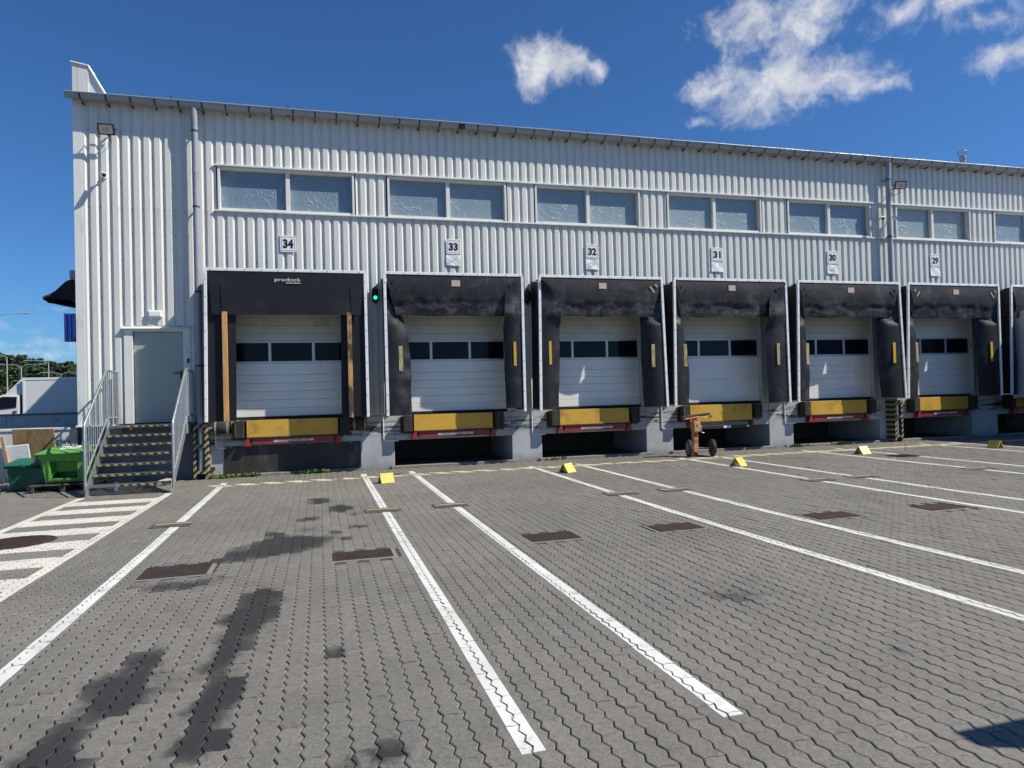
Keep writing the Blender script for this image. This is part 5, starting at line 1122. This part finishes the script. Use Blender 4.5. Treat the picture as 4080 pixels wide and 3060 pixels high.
mb.build('fascia_sheet', 'blue_sheet', t); box('fascia_box', 'blue_sheet', t, -8.82, BX0 + .02, 12.06, 12.2, 4.0, 5.02)
# delivery truck
t = thing('delivery_truck', 'white box delivery truck half in the warehouse shadow', 'truck', (-10.0, 15, 0))
box('cargo_box', 'truck_white', t, -10.86, -6.4, 14.0, 16.1, .95, 2.78, bevel=.02)
MB().box(-10.87, -6.39, 13.985, 13.999, 2.70, 2.79).box(-10.87, -6.39, 13.985, 13.999, .94, 1.02).box(-10.87, -10.8, 13.985, 13.999, 1.02, 2.70).build('box_rail', 'alu_white', t)
cab = [(-10.98, .5), (-10.98, 2.14), (-11.55, 2.16), (-11.9, 2.02), (-12.35, 1.52), (-12.95, 1.32), (-13.05, 1.1), (-13.05, .5)]
MB().prism(cab, 1, 14.03, 16.05).build('cab', 'truck_white', t, bevel=.05, seg=2)
MB().prism([(-11.0, 2.141), (-11.5, 2.165), (-11.3, 2.38), (-10.98, 2.72), (-10.93, 2.72), (-10.93, 2.141)], 1, 14.1, 15.98).build('roof_fairing', 'truck_white', t, bevel=.04, seg=2)
wn = MB().prism([(-11.1, 1.66), (-11.08, 2.06), (-11.55, 2.08), (-11.8, 1.97), (-12.15, 1.55)], 1, 14.012, 14.031).build('side_window', 'dark_glass', t)
box('window_post', 'black_plastic', wn, -11.72, -11.68, 14.008, 14.0119, 1.6, 2.0)
MB().prism([(-11.93, 2.0), (-12.36, 1.52), (-12.38, 1.53), (-11.95, 2.01)], 1, 14.15, 15.9).build('windscreen', 'dark_glass', t)
box('door_handle', 'black_plastic', t, -11.2, -11.08, 14.0, 14.0299, 1.48, 1.53)
box('air_intake', 'black_plastic', t, -10.98, -10.88, 14.12, 15.9, 1.2, 2.6)
box('chassis', 'strap_metal', t, -10.9, -6.5, 14.4, 15.7, .55, .949)
for xw in (-12.2, -7.9):
    for y in (14.13, 15.95):
        wh = MB().lathe([(.2, -.1), (.34, -.1), (.36, -.07), (.36, .07), (.34, .1), (.2, .1), (.2, -.1)], 24, (xw, y, .36), (0, 1, 0)).build('wheel', 'tyre_rubber', t, smooth=True)
        MB().lathe([(.001, -.08), (.2, -.06), (.2, .06), (.001, .08)], 16, (xw, y, .36), (0, 1, 0)).build('rim', 'rim_grey', wh)
# street lamps
def street_lamp(u, v, y, arms, label, base=0):
    d = pix_dir(u, v); k = (y - CAM.y) / d.y; top = CAM + d * k; x, z = top.x, top.z
    t = thing('street_lamp', label, 'street lamp', (x, y, 0))
    MB().tube([(x, y, 0), (x, y, z - .5), (x, y, z - .1)], [.09, .05, .04], 8).build('pole', 'lamp_pole', t)
    for s_ in arms:
        MB().tube([(x, y, z - .15), (x + s_ * .5, y, z + .05), (x + s_ * 1.5, y, z + .1)], .03, 6).build('arm', 'lamp_pole', t)
        MB().obox((x + s_ * 1.75, y, z + .1), (1, 0, .05), (0, 1, 0), (-.05, 0, 1), .3, .1, .04).build('lamp_head', 'lamp_pole', t, bevel=.03)
street_lamp(27, 1418, 62, (-1,), 'single-arm grey street lamp standing left of the truck cab')
street_lamp(84, 1456, 58, (-1, 1), 'double-arm grey street lamp behind the truck cab')
street_lamp(193, 1440, 60, (-1,), 'single-arm grey street lamp behind the cargo box')
street_lamp(243, 1487, 75, (-1, 1), 'far double-arm street lamp near the building corner')
street_lamp(-16, 1254, 40, (1,), 'tall street lamp whose arm reaches in from the left')
# trees: rows of pines beyond the yard
def crown_mesh(seed, kind):
    r = random.Random(seed); mb = MB()
    n = 1700
    for i in range(n):
        if kind == 'pine':
            h = r.random() ** .8; z = .22 + .78 * h; rad = (.05 + .30 * (1 - h) ** .75) * (1 + .35 * math.sin(h * 26 + seed)); a = r.uniform(0, 6.28); q = rad * math.sqrt(r.uniform(.25, 1))
            c = Vector((q * math.cos(a), q * math.sin(a), z - .12 * q)); s_ = r.uniform(.016, .036)
        else:
            a = r.uniform(0, 6.28); ph = math.acos(r.uniform(-1, 1)); lob = 1 + .25 * math.sin(3 * a + seed) * math.sin(2 * ph); q = r.uniform(.55, 1) * lob
            c = Vector((.32 * q * math.sin(ph) * math.cos(a), .32 * q * math.sin(ph) * math.sin(a), .60 + .36 * q * math.cos(ph))); s_ = r.uniform(.016, .034)
        d1 = Vector((r.gauss(0, 1), r.gauss(0, 1), r.gauss(0, .5))).normalized(); d2 = d1.cross(Vector((r.gauss(0, 1), r.gauss(0, 1), r.gauss(0, 1)))).normalized()
        mb.add([c - d1 * s_, c + d2 * s_ * .5, c + d1 * s_, c - d2 * s_ * .5], [(0, 1, 2, 3)])
    me = bpy.data.meshes.new('crown'); me.from_pydata(mb.V, [], mb.F); me.materials.append(MATS['pine_needles' if kind == 'pine' else 'broad_leaf']); return me
cm = [crown_mesh(s_, 'pine') for s_ in range(5)] + [crown_mesh(9, 'broad'), crown_mesh(10, 'broad')]
tm = MB().tube([(0, 0, 0), (.01, 0, .5), (0, .01, .93)], [.022, .014, .003], 6); trunk = tm.build('trunk_src', 'bark', None); trunk_me = trunk.data; bpy.data.objects.remove(trunk)
def tree(x, y, h, ci, rw, label):
    t = bpy.data.objects.new('pine_tree' if ci < 5 else 'broadleaf_tree', None); COL.objects.link(t); t.location = (x, y, 0); t.scale = (h * rw, h * rw, h); t.rotation_euler.z = rnd.uniform(0, 6.28)
    tag(t, label, 'tree', 'trees beyond the yard')
    for nm, me in (('trunk', trunk_me), ('crown', cm[ci])):
        o = bpy.data.objects.new(nm, me); COL.objects.link(o); o.parent = t
tops = [(-20, 1405), (0, 1412), (18, 1416), (40, 1415), (60, 1425), (86, 1414), (105, 1430), (125, 1428), (150, 1436), (160, 1428), (185, 1440), (205, 1440), (228, 1448), (240, 1452), (258, 1446), (275, 1440), (290, 1455), (305, 1450), (330, 1455), (355, 1450)]
for i, (u, v) in enumerate(tops):
    y = 150 + 9 * math.sin(i * 2.1); d = pix_dir(u, v); k = (y - CAM.y) / d.y; p = CAM + d * k
    tree(p.x, y, p.z, i % 5, 1.15 + .25 * math.sin(i * 3.3), 'dark pine in the skyline row beyond the truck')
for i in range(26):
    u = -30 + i * 15.5; y = 128 + 6 * math.sin(i * 1.7); d = pix_dir(u, 1475 + 16 * math.sin(i * 2.7)); k = (y - CAM.y) / d.y; p = CAM + d * k
    tree(p.x, y, max(4, p.z), (i * 2) % 5, 1.5, 'lower dark pine in the front row beyond the truck')
for i in range(9):
    u = -25 + i * 26; y = 108; d = pix_dir(u, 1560 + 30 * math.sin(i * 2.2)); k = (y - CAM.y) / d.y; p = CAM + d * k
    tree(p.x, y, max(3, p.z), 5 + i % 2, 1.3, 'light green broadleaf tree in front of the pines')
